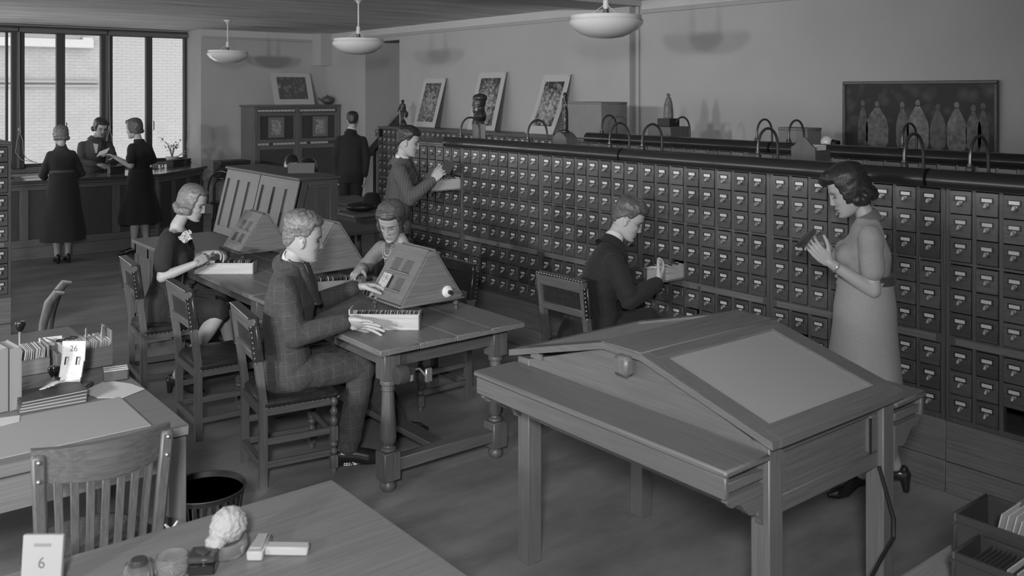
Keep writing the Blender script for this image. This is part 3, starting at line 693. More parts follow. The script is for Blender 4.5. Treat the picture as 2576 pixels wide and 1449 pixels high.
MB().beam((-.12, 0, .032), (-.05, 0, .24), .24, .02, up=(0, 1, 0)).build('board', W('deep', 'Z'), sb); MB().box(-.14, .05, -.12, .12, 0, .02).build('foot', W('deep', 'X'), sb)
# ================================================================ bulletin cabinet in the corner
BC = thing('display_cabinet', 'tall dark oak display cabinet with pinned prints in the far corner', 'cabinet', (6.182, 14.70, 0))
bw, bd, bz = 1.60, .58, 1.80
MB().box(.0, bw, .03, bd, 0, bz).build('case', W('dark', 'Z'), BC)
MB().box(-.035, bw + .0, -.035, bd, bz, bz + .03, .008).build('crown', W('dark', 'X'), BC)
MB().box(-.012, bw, -.01, bd, 0, .12, .004).build('base', W('dark', 'X'), BC)
for z0, z1 in ((1.775, 1.80), (1.69, 1.70), (1.19, 1.20), (1.12, 1.145), (.12, .2)): MB().box(.062, bw - .062, .003, .03, z0, z1, .003).build('rail', W('dark', 'X'), BC)
for x in (0, .755, bw - .06): MB().box(x, x + .06 if x != .755 else x + .07, .0, .03, .12, 1.80, .003).build('stile', W('dark', 'Z'), BC)
for i, (x0, x1) in enumerate(((.06, .755), (.825, bw - .06))):
    for z0, z1 in ((1.20, 1.69), (.2, 1.12)):
        MB().box(x0, x1, .022, .029, z0, z1).build('door_panel', wood('felt_panel', .05, 'X', .15, .8), BC)
        for a, b_, c_, d_ in ((x0, x0 + .045, z0, z1), (x1 - .045, x1, z0, z1), (x0 + .045, x1 - .045, z0, z0 + .045), (x0 + .045, x1 - .045, z1 - .045, z1)):
            MB().box(a, b_, .006, .024, c_, d_, .003).build('door_frame', W('dark', 'Z'), BC)
    for zz, ns in ((1.735, range(10)), (1.168, [0, 1, 2] + list(range(4, 10)) if i == 0 else [0, 1, 3, 4, 5, 6, 7])):
        for k in ns: MB().box(x0 + .005 + k * .068, x0 + .065 + k * .068, .012, .02, zz - .018, zz + .018).build('label_card', cardm, BC)
        MB().box(x0, x1, .018, .03, zz - .03, zz + .03).build('label_rail', W('deep', 'X'), BC)
for y0, y1, z0, z1 in ((.08, .52, 1.2, 1.72), (.08, .52, .3, 1.1)): MB().box(-.006, .002, y0, y1, z0, z1, .003).build('side_panel', W('dark', 'Z'), BC)
# ---------------------------------------------------------------- flat prints (generic pictures painted procedurally)
def art(name, dark, light, scale, kind, seed):
    m, n, l, b = newmat(name); b.inputs['Roughness'].default_value = .6
    tc = n.new('ShaderNodeTexCoord'); mp = n.new('ShaderNodeMapping'); mp.inputs['Location'].default_value = (seed, seed * 2.3, seed * .7)
    l.new(tc.outputs['Object'], mp.inputs[0])
    v = n.new('ShaderNodeTexVoronoi'); v.inputs['Scale'].default_value = scale; l.new(mp.outputs[0], v.inputs['Vector'])
    t = n.new('ShaderNodeTexNoise'); t.inputs['Scale'].default_value = scale * .6; t.inputs['Detail'].default_value = 7; l.new(mp.outputs[0], t.inputs['Vector'])
    ad = n.new('ShaderNodeMath'); ad.operation = 'MULTIPLY_ADD'; ad.inputs[1].default_value = -.6; l.new(v.outputs['Distance'], ad.inputs[0]); l.new(t.outputs['Fac'], ad.inputs[2])
    fac = ad.outputs[0]
    if kind == 'bouquet':   # bright blossoms gathered towards the middle of the sheet
        gr = n.new('ShaderNodeTexGradient'); gr.gradient_type = 'SPHERICAL'
        m2 = n.new('ShaderNodeMapping'); m2.inputs['Scale'].default_value = (3.0, 3.0, 2.2); l.new(tc.outputs['Object'], m2.inputs[0]); l.new(m2.outputs[0], gr.inputs[0])
        mu = n.new('ShaderNodeMath'); mu.operation = 'MULTIPLY_ADD'; mu.inputs[1].default_value = .55; l.new(gr.outputs['Fac'], mu.inputs[0]); l.new(fac, mu.inputs[2]); fac = mu.outputs[0]
    r = n.new('ShaderNodeValToRGB'); r.color_ramp.elements[0].position = .2; r.color_ramp.elements[1].position = .85
    r.color_ramp.elements[0].color = g3(dark); r.color_ramp.elements[1].color = g3(light)
    l.new(fac, r.inputs[0]); l.new(r.outputs[0], b.inputs['Base Color']); return m
matb = plain('mat_board', .5, .8)
def leaning_print(label, x, y0, y1, z0, z1, back, inset, am, rz=0, axis='Y', curl=0):
    # a board on its lower edge leaning back against the wall; local: width along y, face towards -x
    w_ = y1 - y0; h = z1 - z0; t = thing('mounted_print', label, 'print', (x, (y0 + y1) / 2, z0), rz, 'prints leaning on the wall')
    n = 10; v = []; f = []
    L = math.hypot(h, back)
    for i in range(n + 1):
        s = i / n; xx = back * s - curl * (1 - s) ** 2 * 1.2; zz = h * s
        for yy in (-w_ / 2, w_ / 2): v.append((xx, yy, zz))
    for i in range(n): f.append((2 * i, 2 * i + 1, 2 * i + 3, 2 * i + 2))
    def off(vs, dx): return [(a + dx, b_, c_) for a, b_, c_ in vs]
    m = MB(); N = len(v); m.add(v + off(v, .006), f + [tuple(i + N for i in q)[::-1] for q in f] + [(2 * i, 2 * i + 2, N + 2 * i + 2, N + 2 * i) for i in range(n)] + [(2 * i + 1, N + 2 * i + 1, N + 2 * i + 3, 2 * i + 3) for i in range(n)] + [(0, N, N + 1, 1), (2 * n, 2 * n + 1, N + 2 * n + 1, N + 2 * n)])
    m.build('mat', matb, t)
    a0, a1, b0, b1 = inset; v2 = []; f2 = []
    for i in range(n + 1):
        s = b0 + (b1 - b0) * i / n; xx = back * s - curl * (1 - s) ** 2 * 1.2 - .0015
        for yy in (-w_ / 2 + a0 * w_, -w_ / 2 + a1 * w_): v2.append((xx, yy, h * (s - .5)))
    for i in range(n): f2.append((2 * i, 2 * i + 1, 2 * i + 3, 2 * i + 2))
    o = MB().add(v2 + off(v2, .001), f2 + [tuple(i + len(v2) for i in q)[::-1] for q in f2]).build('picture', am, t); o.location = (0, 0, h / 2)
    for yy in (-w_ / 2 + .02, w_ / 2 - .02): MB().ball((back * .98 - .002, yy, h * .975), .006, 6, 4).build('pin', steel, t)
    return t
leaning_print('mounted print of flowers in a jug, leftmost on the wall bank', 7.55, 11.33, 11.92, 1.525, 2.262, .21, (.15, .85, .11, .90), art('art_jug', .06, .45, 30, 'bouquet', 3))
leaning_print('tallest mounted flower print, behind the bust', 7.55, 9.87, 10.50, 1.525, 2.328, .21, (.14, .86, .08, .90), art('art_iris', .05, .5, 26, 'bouquet', 11))
leaning_print('mounted print of a dark rose bouquet curling forward, beside the dancing statuette', 7.55, 8.56, 9.09, 1.525, 2.277, .21, (.15, .85, .13, .88), art('art_rose', .03, .5, 24, 'bouquet', 23), curl=.08)
leaning_print('wide mounted landscape print on top of the corner display cabinet', 7.07, 14.62, 15.38, 1.832, 2.393, .2, (.14, .86, .17, .87), art('art_land', .1, .42, 14, 'land', 5), R(90)).location = (7.07, 15.03, 1.832)
for xx, sd, nm in ((6.575, 31, 'left'), (7.395, 37, 'right')):
    t = thing('pinned_print', 'dark print pinned on the %s upper door of the corner cabinet' % nm, 'print', (xx, 14.71, 1.45))
    MB().box(-.145, .145, -.004, .0, -.175, .175).build('mat', plain('grey_mat', .17, .7), t)
    MB().box(-.09, .09, -.006, -.004, -.125, .125).build('picture', art('art_pin%d' % sd, .03, .42, 26, 'bouquet', sd), t)
# framed painting on the right-hand wall
FP = thing('framed_painting', 'large dark framed painting of robed figures on the right wall', 'painting', (XW - .01, 4.075, 1.83), 0)
pw_, ph_ = 1.40, .70; pz = -.03
for a, b_, c_, d_ in ((-pw_ / 2, pw_ / 2, ph_ / 2 - .03, ph_ / 2), (-pw_ / 2, pw_ / 2, -ph_ / 2, -ph_ / 2 + .03), (-pw_ / 2, -pw_ / 2 + .03, -ph_ / 2 + .03, ph_ / 2 - .03), (pw_ / 2 - .03, pw_ / 2, -ph_ / 2 + .03, ph_ / 2 - .03)):
    MB().box(-.04, .0, a, b_, c_ + pz, d_ + pz, .006).build('frame', W('mid', 'Y'), FP)
MB().box(-.02, -.005, -pw_ / 2 + .03, pw_ / 2 - .03, -ph_ / 2 + .03 + pz, ph_ / 2 - .03 + pz).build('canvas', art('art_canvas', .025, .12, 9, 'land', 2), FP)
robem = art('art_robe', .07, .34, 30, 'land', 8)
for k, (yy, wd, hh, br) in enumerate(((-.50, .13, .40, .6), (-.36, .17, .46, .9), (-.20, .14, .42, .5), (-.02, .2, .50, 1.0), (.12, .12, .45, .6), (.36, .22, .46, .7), (.50, .10, .48, .4), (-.58, .09, .44, .4))):
    yb = yy; pts = []
    for i in range(20):
        a = 2 * math.pi * i / 20; s = math.sin(a); pts.append((yb + wd / 2 * math.cos(a) * (1.0 - .35 * s) * (1 + .08 * math.sin(5 * a)), -.075 + hh * .5 * s * .85 + pz))
    hd = [(yb + .022 * math.cos(2 * math.pi * i / 10), .075 + hh * .38 - .11 + .03 * math.sin(2 * math.pi * i / 10) + pz) for i in range(10)]
    MB().prism(pts, -.0215, -.020, 'X').prism(hd, -.0215, -.020, 'X').build('painted_figure', plain('paint_fig%d' % k, .16 * br + .03, .6, var=.45, scale=24), FP)
# ================================================================ slope-fronted picture bin, panelled desk in front of it
AB = thing('picture_bin', 'large slope-fronted oak bin with panelled doors behind the reading tables', 'cabinet', (3.59, 6.82, 0))
LB = 1.52; xb0, xt0 = -.47, -.33; zt = 1.335
cm = W('bin', 'Z')
MB().prism([(xb0 + .02, 0), (xb0 + .02, .76), (xt0 + .02, zt), (-.012, zt), (-.012, 0)], .02, LB - .01, 'Y').build('carcass', cm, AB)
MB().box(xt0 - .03, .02, -.02, LB + .02, zt, zt + .028, .006).build('top', W('bin', 'Y'), AB)
for (xa0, xa1, xc0, xc1) in ((xb0, xb0 + .07, xt0, xt0 + .07),):
    MB().prism([(xa0, .0), (xa0, .76), (xc0, zt), (xc1, zt), (xa1, .76), (xa1, 0)], 0, .02, 'Y').build('end_stile', cm, AB)
MB().box(-.07, 0, 0, .02, 0, zt, .002).build('end_stile', cm, AB); MB().box(xt0 + .07, -.07, 0, .02, zt - .07, zt, .002).build('end_rail', W('bin', 'X'), AB)
MB().prism([(xb0 + .06, .0), (xb0 + .06, .76), (xt0 + .06, zt - .06), (-.06, zt - .06), (-.06, 0)], .008, .0115, 'Y').build('end_panel', W('bin', 'Z'), AB)
e_ = Vector((xt0 - xb0, 0, zt - .76)); LL = e_.length; e_.normalize(); nn = Vector((-e_.z, 0, e_.x))
def onslope(ya, yb, la, lb, off, th, name, mt):
    v = []
    for yy in (ya, yb):
        for ll in (la, lb):
            for tt in (off, off + th): v.append(Vector((xb0, yy, .76)) + e_ * ll + nn * tt)
    return MB().add(v, [(0, 1, 3, 2), (4, 6, 7, 5), (0, 4, 5, 1), (2, 3, 7, 6), (0, 2, 6, 4), (1, 5, 7, 3)]).build(name, mt, AB)
for d0, d1 in ((.0, LB / 2 - .008), (LB / 2 + .008, LB)):
    w_ = d1 - d0
    onslope(d0, d1, LL - .085, LL - .002, -.01, .022, 'door_rail', W('bin', 'Y')); onslope(d0, d1, 0, .07, -.01, .022, 'door_rail', W('bin', 'Y'))
    for k in range(4):
        c_ = d0 + (w_ - .055) * k / 3; onslope(c_, c_ + .055, .07, LL - .085, -.01, .022, 'door_stile', cm)
    for k in range(3):
        c_ = d0 + (w_ - .055) * k / 3; onslope(c_ + .055, c_ + (w_ - .055) / 3, .07, LL - .085, -.01, .010, 'door_panel', cm)
DK = thing('panelled_desk', 'panelled oak desk between the counter and the sloping bin', 'desk', (2.41, 7.23, 0))
MB().box(.02, .67, .02, 1.11, 0, .73).build('carcass', W('mid', 'Z'), DK); MB().box(-.02, .69, 0, 1.14, .732, .762, .004).build('top', W('desk', 'Y'), DK)
for k in range(4): MB().box(0, .02, .02 + k * .35, .06 + k * .35, .05, .73, .003).build('stile', W('mid', 'Z'), DK)
for z0, z1 in ((0, .12), (.64, .73)): MB().box(.0, .02, .02, 1.11, z0, z1, .002).build('rail', W('mid', 'Y'), DK)
# black desk lamps / telephones behind the bin, and the distant writing table
BD = thing('back_desk', 'writing desk mostly hidden behind the sloping bin', 'desk', (4.1, 8.1, 0))
MB().box(-.33, .33, -.6, .75, .73, .76, .004).build('top', W('mid', 'Y'), BD)
for sx in (-1, 1):
    for yy in (-.55, .7): MB().box(sx * .30 - .03, sx * .30 + .03, yy - .03, yy + .03, 0, .73).build('leg', W('mid', 'Z'), BD)
blk = plain('gloss_black', .012, .12, Coat_Weight=.5)
for x, y, z, nm, s in ((4.07, 8.72, 1.33, 'left', .085), (4.10, 8.42, 1.315, 'right', .10)):
    t = thing('desk_lamp', 'glossy black dome desk lamp behind the bin, %s one' % nm, 'lamp', (x, y, .761))
    h = z - .76
    MB().lathe([(s, h - .09), (s * 1.02, h - .08), (s * .98, h - .02), (s * .8, h + .045), (s * .45, h + .08), (0, h + .09), ], 24, cap=False).lathe([(s * .96, h - .088), (s * .94, h - .02), (s * .76, h + .04), (.0, h + .08)], 24, cap=False).build('shade', blk, t)
    MB().lathe([(.07, 0), (.07, .012), (.02, .03), (.008, .05), (.008, h - .02), (0, h)], 14).build('stand', blk, t)
    MB().obox((-s * .3, -s * .93, h - .02), (.07, .008, .05), (.2, 0, 0)).build('label', cardm, t)
t = thing('card_sign', 'grey card leaning on top of the sloping bin', 'card', (3.42, 7.15, zt + .029), R(-35))
MB().obox((0, 0, .045), (.22, .004, .09), (-.35, 0, 0)).build('card', plain('grey_card', .07, .7), t)
# table with bentwood chair and box against the return wall
ST = thing('side_table', 'plain dark side table left of the corner cabinet', 'table', (5.35, 13.6, 0))
MB().box(-.40, .40, -.3, .3, .72, .75, .003).build('top', W('dark', 'X'), ST)
for sx in (-1, 1):
    for sy in (-1, 1): MB().box(sx * .37 - .025, sx * .37 + .025, sy * .26 - .025, sy * .26 + .025, 0, .72).build('leg', W('dark', 'Z'), ST)
lidbox('storage_box', 'black storage box on the side table left of the corner cabinet', 5.36, 13.6, .751, 0, .46, .32, .26, .03, .05)
bg = thing('hand_bag', 'slumped dark bag resting in front of the storage box', 'bag', (5.14, 13.36, .751), 0)
MB().ball((0, 0, .09), (.15, .055, .09), 16, 10).ball((-.05, 0, .06), (.10, .06, .06)).build('body', plain('dark_cloth', .035, .8, bump=.4, bscale=20), bg)
MB().tube([(-.1, 0, .15), (-.05, 0, .21), (.05, 0, .21), (.1, 0, .15)], .008, 6).build('handle', plain('dark_cloth', .035, .8), bg)
BW = thing('bentwood_chair', 'dark bentwood chair standing before the side table', 'chair', (5.02, 13.05, 0), R(60))
def hoop(w_, h0, h1, xo, r_): return [(xo - .06 * math.sin(math.pi * i / 16), w_ * math.cos(math.pi * (1 - i / 16)), h0 + (h1 - h0) * math.sin(math.pi * i / 16) ** .6) for i in range(17)]
bm_ = plain('bentwood', .035, .3)
MB().tube(hoop(.19, .45, .92, -.19, .014), .014, 8).build('back_hoop', bm_, BW); MB().tube(hoop(.11, .45, .82, -.19, .01), .010, 8).build('inner_hoop', bm_, BW)
MB().lathe([(0, .43), (.19, .43), (.2, .445), (.19, .46), (0, .455)], 24).build('seat', bm_, BW)
for a in (.8, 2.35, 3.93, 5.5): MB().tube([(.15 * math.cos(a), .15 * math.sin(a), .44), (.21 * math.cos(a), .21 * math.sin(a), .0)], [.016, .012], 8).build('leg', bm_, BW)
MB().tube([(.17 * math.cos(k * .3), .17 * math.sin(k * .3), .2) for k in range(22)], .008, 6).build('leg_ring', bm_, BW)
# things on the distant reading table
pu = thing('purse', 'black gathered purse lying on the distant reading table', 'purse', (4.88, 8.74, .767), R(-30))
MB().ball((0, 0, .045), (.17, .09, .05), 18, 10).tube([(-.14, -.02, .07), (0, -.03, .095), (.14, -.02, .07)], .014, 8).build('body', plain('black_purse', .02, .4, bump=.5, bscale=30), pu)
MB().ball((.02, -.03, .1), .009, 8, 6).build('clasp', brassm, pu)
hb = thing('dark_hat', 'dark rounded felt hat resting on the distant table beside the striped suit', 'hat', (5.22, 9.1, .763), R(-20))
MB().lathe([(0, .15), (.06, .147), (.09, .12), (.105, .05), (.108, .012), (.14, .004), (.14, 0), (0, .001)], 26).build('crown', plain('felt', .02, .85, bump=.2), hb)
MB().lathe([(.107, .02), (.111, .022), (.108, .045), (.104, .045)], 26, cap=False).build('band', plain('ribbon', .012, .4), hb)
sheet('open magazine on the distant reading table beside the purse', [(4.70, 8.9), (4.86, 8.9), (4.95, 9.15), (4.72, 9.18)], .763, .35, 'magazine', .008, cat='magazine')
lidbox('book_pile', 'dark books piled at the left edge of the distant table', 4.73, 9.3, .763, R(5), .12, .2, .16, .04, .05, 'books')
sheet('loose papers toward the rear of the distant table', [(5.0, 9.3), (5.25, 9.28), (5.28, 9.5), (5.02, 9.55)], .763, .22, 'papers', .004)
# ================================================================ office desks in the foreground
def office_desk(label, x0, x1, y0, y1, kneehole=None, z=.762):
    t = thing('office_desk', label, 'desk', (x0, y0, 0), 0, 'office desks in the foreground'); w_, d_ = x1 - x0, y1 - y0
    MB().box(0, w_, 0, d_, z - .045, z, .006).build('top', W('desk', 'X'), t)
    for xx in (.045, w_ - .045):
        for yy in (.045, d_ - .045): MB().box(xx - .036, xx + .036, yy - .036, yy + .036, 0, z - .046, .004).build('leg', W('desk', 'Z'), t)
    for yy in (.03, d_ - .03): MB().box(.09, w_ - .09, yy - .01, yy + .01, z - .17, z - .046).build('apron', W('desk', 'X'), t)
    for xx in (.03, w_ - .03): MB().box(xx - .01, xx + .01, .09, d_ - .09, z - .17, z - .046).build('apron', W('desk', 'Y'), t)
    return t
office_desk('left oak desk with blotter, card trays and calendar', -.45, 1.235, 3.56, 4.50)
office_desk('second oak desk behind the left desk, mostly hidden by card trays', -.45, 1.235, 4.51, 5.46)
office_desk('front oak desk cut by the bottom edge, with sponge bowl and stamp', -.42, 1.43, 1.55, 2.757)
office_desk('oak desk cut by the bottom right corner, under the dark card files', 2.05, 3.6, .40, 1.266)
# desk blotter
t = thing('desk_blotter', 'large plain blotter sheet on the left desk', 'blotter', (.42, 3.76, .763)); MB().box(-.2, .69, -.13, .29, 0, .003).build('sheet', plain('blotter', .30, .8), t)
# wooden swivel chair with a curved crest rail
OC = thing('office_chair', 'wooden slat-back office chair with curved crest rail between the desks', 'chair', (.845, 3.33, 0), R(-4))
cw = W('chair', 'Z')
def arc(u, z): # u -1..1 across the back, bowed away from the sitter
    return Vector((u * .190 * (1 + (z - .45) * .12), -.075 + .065 * u * u - (z - .45) * .16, z))
N_ = 16; pts = []
m = MB()
for lay in (0, 1):
    for i in range(N_ + 1):
        u = -1.08 + 2.16 * i / N_
        for zz, q in ((.775 + .012 * abs(u), 0), (.905 - .006 * u * u, 1)):
            p = arc(u, zz); p.y += (.013 if lay else -.013); m.v.append(tuple(p))
K = (N_ + 1) * 2
for i in range(N_):
    a = 2 * i; m.f += [(a, a + 2, a + 3, a + 1), (K + a, K + a + 1, K + a + 3, K + a + 2), (a + 1, a + 3, K + a + 3, K + a + 1), (a, K + a, K + a + 2, a + 2)]
m.f += [(0, 1, K + 1, K), (2 * N_, K + 2 * N_, K + 2 * N_ + 1, 2 * N_ + 1)]
m.build('crest_rail', W('chair', 'X'), OC)
for k in range(7):
    u = -.72 + 1.44 * k / 6; MB().beam(arc(u * .9, .43), arc(u, .80), .026, .012, up=(0, 1, .16), b=.002).build('slat', cw, OC)
for s in (-1, 1):
    MB().beam(arc(s * .93, .40) + Vector((0, -.02, 0)), arc(s * 1.0, .885) + Vector((0, -.022, 0)), .042, .03, up=(0, 1, .16), b=.008).build('back_post', cw, OC)
    for zz in (.80, .865): MB().ball(arc(s * 1.0, zz) + Vector((0, -.040, 0)), .008, 8, 6).build('screw', brassm, OC)
MB().lathe([(0, .40), (.2, .40), (.225, .415), (.225, .43), (0, .435)], 28).xf(Matrix.Translation((0, .16, 0))).build('seat', W('chair', 'Y'), OC)
MB().ball((0, .16, .455), (.2, .2, .03), 24, 10).build('seat_cushion', plain('cushion_cloth', .12, .9, bump=.3), OC)
MB().lathe([(.03, .1), (.03, .4)], 14).xf(Matrix.Translation((0, .16, 0))).build('column', steel, OC)
for a in range(4):
    c_, s_ = math.cos(a * 1.571 + .4), math.sin(a * 1.571 + .4); MB().beam((.02 * c_, .16 + .02 * s_, .12), (.25 * c_, .16 + .25 * s_, .035), .04, .04).build('foot', cw, OC)
rb = MB(); kn = arc(1, .52) + Vector((.03, -.05, 0))
for a in range(6): rb.tube([kn, kn + Vector((.04 * math.cos(a * 1.1), -.01, .035 * math.sin(a * 1.1)))], [.006, .004], 5)
rb.build('ribbon_tie', plain('ribbon_pale', .5, .8), OC)
# second swivel chair, only its arm shows beyond the second desk
C2 = thing('arm_chair', 'rounded wooden chair arm rising behind the second desk', 'chair', (1.14, 5.74, 0), R(-20))
for q, nm in ((0, 'arm_post'), (.30, 'arm_post')): MB().tube([(.0, q, .45), (.005, q, .62), (.02, q, .74), (.05, q, .85), (.09, q, .905), (.13, q, .90)], [.018, .022, .028, .034, .034, .02], 12, flat=.55).build(nm, cw, C2)
MB().tube([(.05, 0, .62), (.06, .15, .64), (.05, .30, .62)], .016, 8).build('arm_rail', cw, C2)
MB().box(-.2, .22, -.04, .36, .42, .45, .01).build('seat', cw, C2); MB().lathe([(.03, .0), (.03, .42)], 12, (0, .15, 0)).build('column', steel, C2)
# wastebasket
WB = thing('waste_basket', 'dark slotted metal wastebasket beside the left desk leg', 'wastebasket', (1.43, 3.93, 0))
bkm = plain('basket_metal', .035, .45)
MB().lathe([(0, .004), (.118, .004), (.12, .03), (.125, .06), (.117, .06), (.115, .012), (0, .012)], 32).build('base', bkm, WB)
MB().lathe([(.164, .318), (.168, .335), (.172, .34), (.169, .344), (.164, .34), (.160, .318)], 36).build('rim', bkm, WB)
for k in range(26):
    a = k * 2 * math.pi / 26; c_, s_ = math.cos(a), math.sin(a); MB().beam((.1205 * c_, .1205 * s_, .055), (.162 * c_, .162 * s_, .322), .014, .003, up=(c_, s_, 0)).build('slat', bkm, WB)
# card trays on the left desks
def card_tray(label, x, y, rz, L, wd, h, tone, n, cardv, gname, tall=.075):
    t = thing('card_tray', label, 'tray', (x, y, .764), rz, 'wooden card trays on the desks')
    mt = W(tone, 'X'); th = .010
    for s in (-1, 1): MB().box(-L / 2, L / 2, s * (wd / 2 - th / 2) - th / 2, s * (wd / 2 - th / 2) + th / 2, 0, h * .7, .002).build('side', mt, t)
    MB().box(-L / 2, -L / 2 + th, -wd / 2 + th, wd / 2 - th, 0, h * .7, .002).build('end', mt, t); MB().box(L / 2 - th, L / 2, -wd / 2 + th, wd / 2 - th, 0, h * 1.25, .002).build('end', mt, t)
    MB().box(-L / 2 + th, L / 2 - th, -wd / 2 + th, wd / 2 - th, .001, .008).build('bottom', mt, t)
    mes = [MB().box(-.0011, .0011, -wd / 2 + .014, wd / 2 - .014, 0, tall).mesh('index_card', plain('card_%d' % int(v * 100), v, .75), smooth=False) for v in cardv]
    c_, s_ = math.cos(rz), math.sin(rz)
    for k in range(n):
        lx = -L / 2 + .018 + (L - .04) * (k + .5) / n
        o = link('index_card', random.choice(mes), None, (x + lx * c_, y + lx * s_, .774 + random.uniform(0, .004)), rz); o.rotation_euler = (0, .12 + random.uniform(-.05, .05), rz)
        tag(o, 'index card filed in ' + gname, 'index card', 'cards in ' + gname)
    return t
card_tray('card tray nearest the left edge, packed with white cards', .825, 4.70, R(0), .27, .17, .10, 'desk', 34, (.5, .56, .36), 'the left card tray on the desk', .10)
card_tray('card tray with a tall end board right of the spindle calendar', 1.095, 4.64, R(0), .245, .18, .13, 'desk', 34, (.48, .4, .54), 'the right card tray on the desk', .11)
for x, y, rz, nm in ((1.12, 4.64, 1.2, 'left'), (1.19, 4.62, 1.0, 'right')):
    t = thing('guide_card', 'tall white guide card sticking up from the right tray, %s one' % nm, 'card', (x, y, .80), rz); MB().obox((0, 0, .085), (.05, .002, .10), (0, .15, 0)).build('card', cardm, t)
t = thing('eyeglasses', 'dark-rimmed eyeglasses lying on the cards of the right tray', 'glasses', (1.04, 4.66, .892), .3)
for s in (-1, 1): MB().tube([(s * .03 + .022 * math.cos(a * .45), .016 * math.sin(a * .45), 0) for a in range(15)], .003, 6).build('rim', blk, t)
MB().tube([(-.01, 0, 0), (0, .004, .003), (.01, 0, 0)], .003, 6).tube([(-.05, 0, 0), (-.05, .09, .002)], .0025, 5).tube([(.05, 0, 0), (.05, .09, .002)], .0025, 5).build('bridge', blk, t)
t = thing('open_card', 'white printed card propped on the second desk behind the trays', 'card', (1.0, 4.80, .80), R(-10))
MB().obox((0, 0, .03), (.10, .004, .10), (-.5, 0, 0)).build('card', cardm, t)
# spindle calendar reading 26
def textobj(body, size, parent, loc, rot, mat, name='printed_text'):
    c = bpy.data.curves.new(name, 'FONT'); c.body = body; c.size = size; c.align_x = 'CENTER'; c.align_y = 'CENTER'; c.extrude = .0002
    o = bpy.data.objects.new(name, c); sc.collection.objects.link(o); c.materials.append(mat)
    dg = bpy.context.evaluated_depsgraph_get(); me = bpy.data.meshes.new_from_object(o.evaluated_get(dg))
    n = link(name, me, parent, loc); n.rotation_euler = rot
    bpy.data.objects.remove(o); bpy.data.curves.remove(c); return n
ink = plain('faded_ink', .11, .7)
SC = thing('desk_calendar', 'white loose-leaf desk calendar reading 26 on the left desk', 'calendar', (.985, 4.27, .764), R(-38))
MB().box(-.055, .055, -.05, .06, 0, .02, .004).build('base', blk, SC)
MB().obox((.0, -.045, .045), (.085, .008, .075), (-.5, 0, 0)).build('lower_leaves', cardm, SC); MB().obox((0, -.028, .10), (.095, .008, .07), (-.35, 0, 0)).build('middle_leaves', cardm, SC)
up = MB().obox((0, 0, 0), (.10, .006, .085)).build('upper_leaf', cardm, SC); up.location = (0, -.008, .17); up.rotation_euler = (-.15, 0, 0)
textobj('26', .035, up, (0, -.0035, .01), (math.pi / 2, 0, 0), ink)
for s in (-1, 1): MB().tube([(s * .024, -.04, .12), (s * .024, -.03, .15), (s * .024, .0, .14)], .003, 6).build('ring', blk, SC)
def handstamp(label, x, y, h, r0):
    t = thing('hand_stamp', label, 'stamp', (x, y, .764))
    MB().lathe([(0, 0), (r0, .001), (r0, .03), (r0 * .6, .035), (.007, .045), (.007, h - .05), (.012, h - .045)], 16).build('stem', plain('nickel', .4, .3, .7), t)
    MB().lathe([(.012, h - .045), (.02, h - .03), (.026, h - .012), (.022, h), (0, h + .002)], 16).build('knob', blk, t); return t
handstamp('tall hand stamp with black knob beside the left card tray', .90, 4.97, .17, .035)
handstamp('small dark hand stamp in front of the left card tray', .915, 4.33, .10, .03)
# books standing at the left edge, flat stack, matchbook, papers, small box
for k, (x, th, h) in enumerate(((.585, .034, .235), (.628, .04, .245), (.675, .045, .255), (.725, .042, .25))):
    t = thing('upright_book', ['leftmost', 'second', 'third', 'rightmost'][k] + ' grey cloth book standing at the left picture edge', 'book', (x, 4.23, .764), R(8), 'books standing on the left desk')
    bm2 = plain('book_cloth%d' % k, (.17, .2, .22, .24)[k], .7)
    MB().box(-th / 2, th / 2, -.085, -.080, 0, h, .002).box(-th / 2, -th / 2 + .003, -.085, .085, 0, h).box(th / 2 - .003, th / 2, -.085, .085, 0, h).build('cover', bm2, t)
    MB().box(-th / 2 + .003, th / 2 - .003, -.078, .08, .004, h - .004).build('pages', plain('page_edges', .5, .8), t)
for k in range(4):
    t = thing('flat_folder', ['lowest', 'second lowest', 'third', 'topmost'][k] + ' dark folder in the flat stack before the card tray', 'folder', (.87, 4.16, .764 + k * .0125), R(-4 + k * 2), 'folders stacked on the left desk')
    MB().box(-.13, .12, -.08, .08, 0, .004).box(-.13, .12, -.08, .08, .008, .012).build('cover', plain('folder_%d' % k, (.09, .12, .07, .05)[k], .5), t); MB().box(-.125, .118, -.078, .078, .004, .008).build('sheets', plain('paper_grey', .4, .7), t)
t = thing('note_cards', 'tilted stack of printed cards on the flat folders', 'cards', (.86, 4.16, .816), R(20))
for k in range(3): MB().obox((.012 * k, -.004 * k, .02 + .001 * k), (.06, .045, .004), (-.3, -.25 + .1 * k, .12 * k)).build('card', cardm, t)
sheet('large white paper sheet under the small dark box on the left desk', [(1.0, 4.22), (1.035, 4.09), (1.12, 4.03), (1.225, 4.09), (1.20, 4.2), (1.13, 4.32)], .7645)
sheet('white paper at the left picture edge of the desk', [(.50, 3.94), (.72, 3.99), (.735, 4.06), (.55, 4.10)], .7665)
sb2 = thing('slide_case', 'small dark slotted case with pale rim on the white paper', 'case', (1.165, 4.315, .766), R(-12))
MB().box(-.05, .05, -.035, .035, 0, .045, .003).build('body', plain('case_dark', .07, .5), sb2)
for a in ((-.05, .05, -.035, -.027), (-.05, .05, .027, .035), (-.05, .05, -.004, .004)): MB().box(a[0], a[1], a[2], a[3], .045, .049).build('rim', plain('case_rim', .42, .6), sb2)
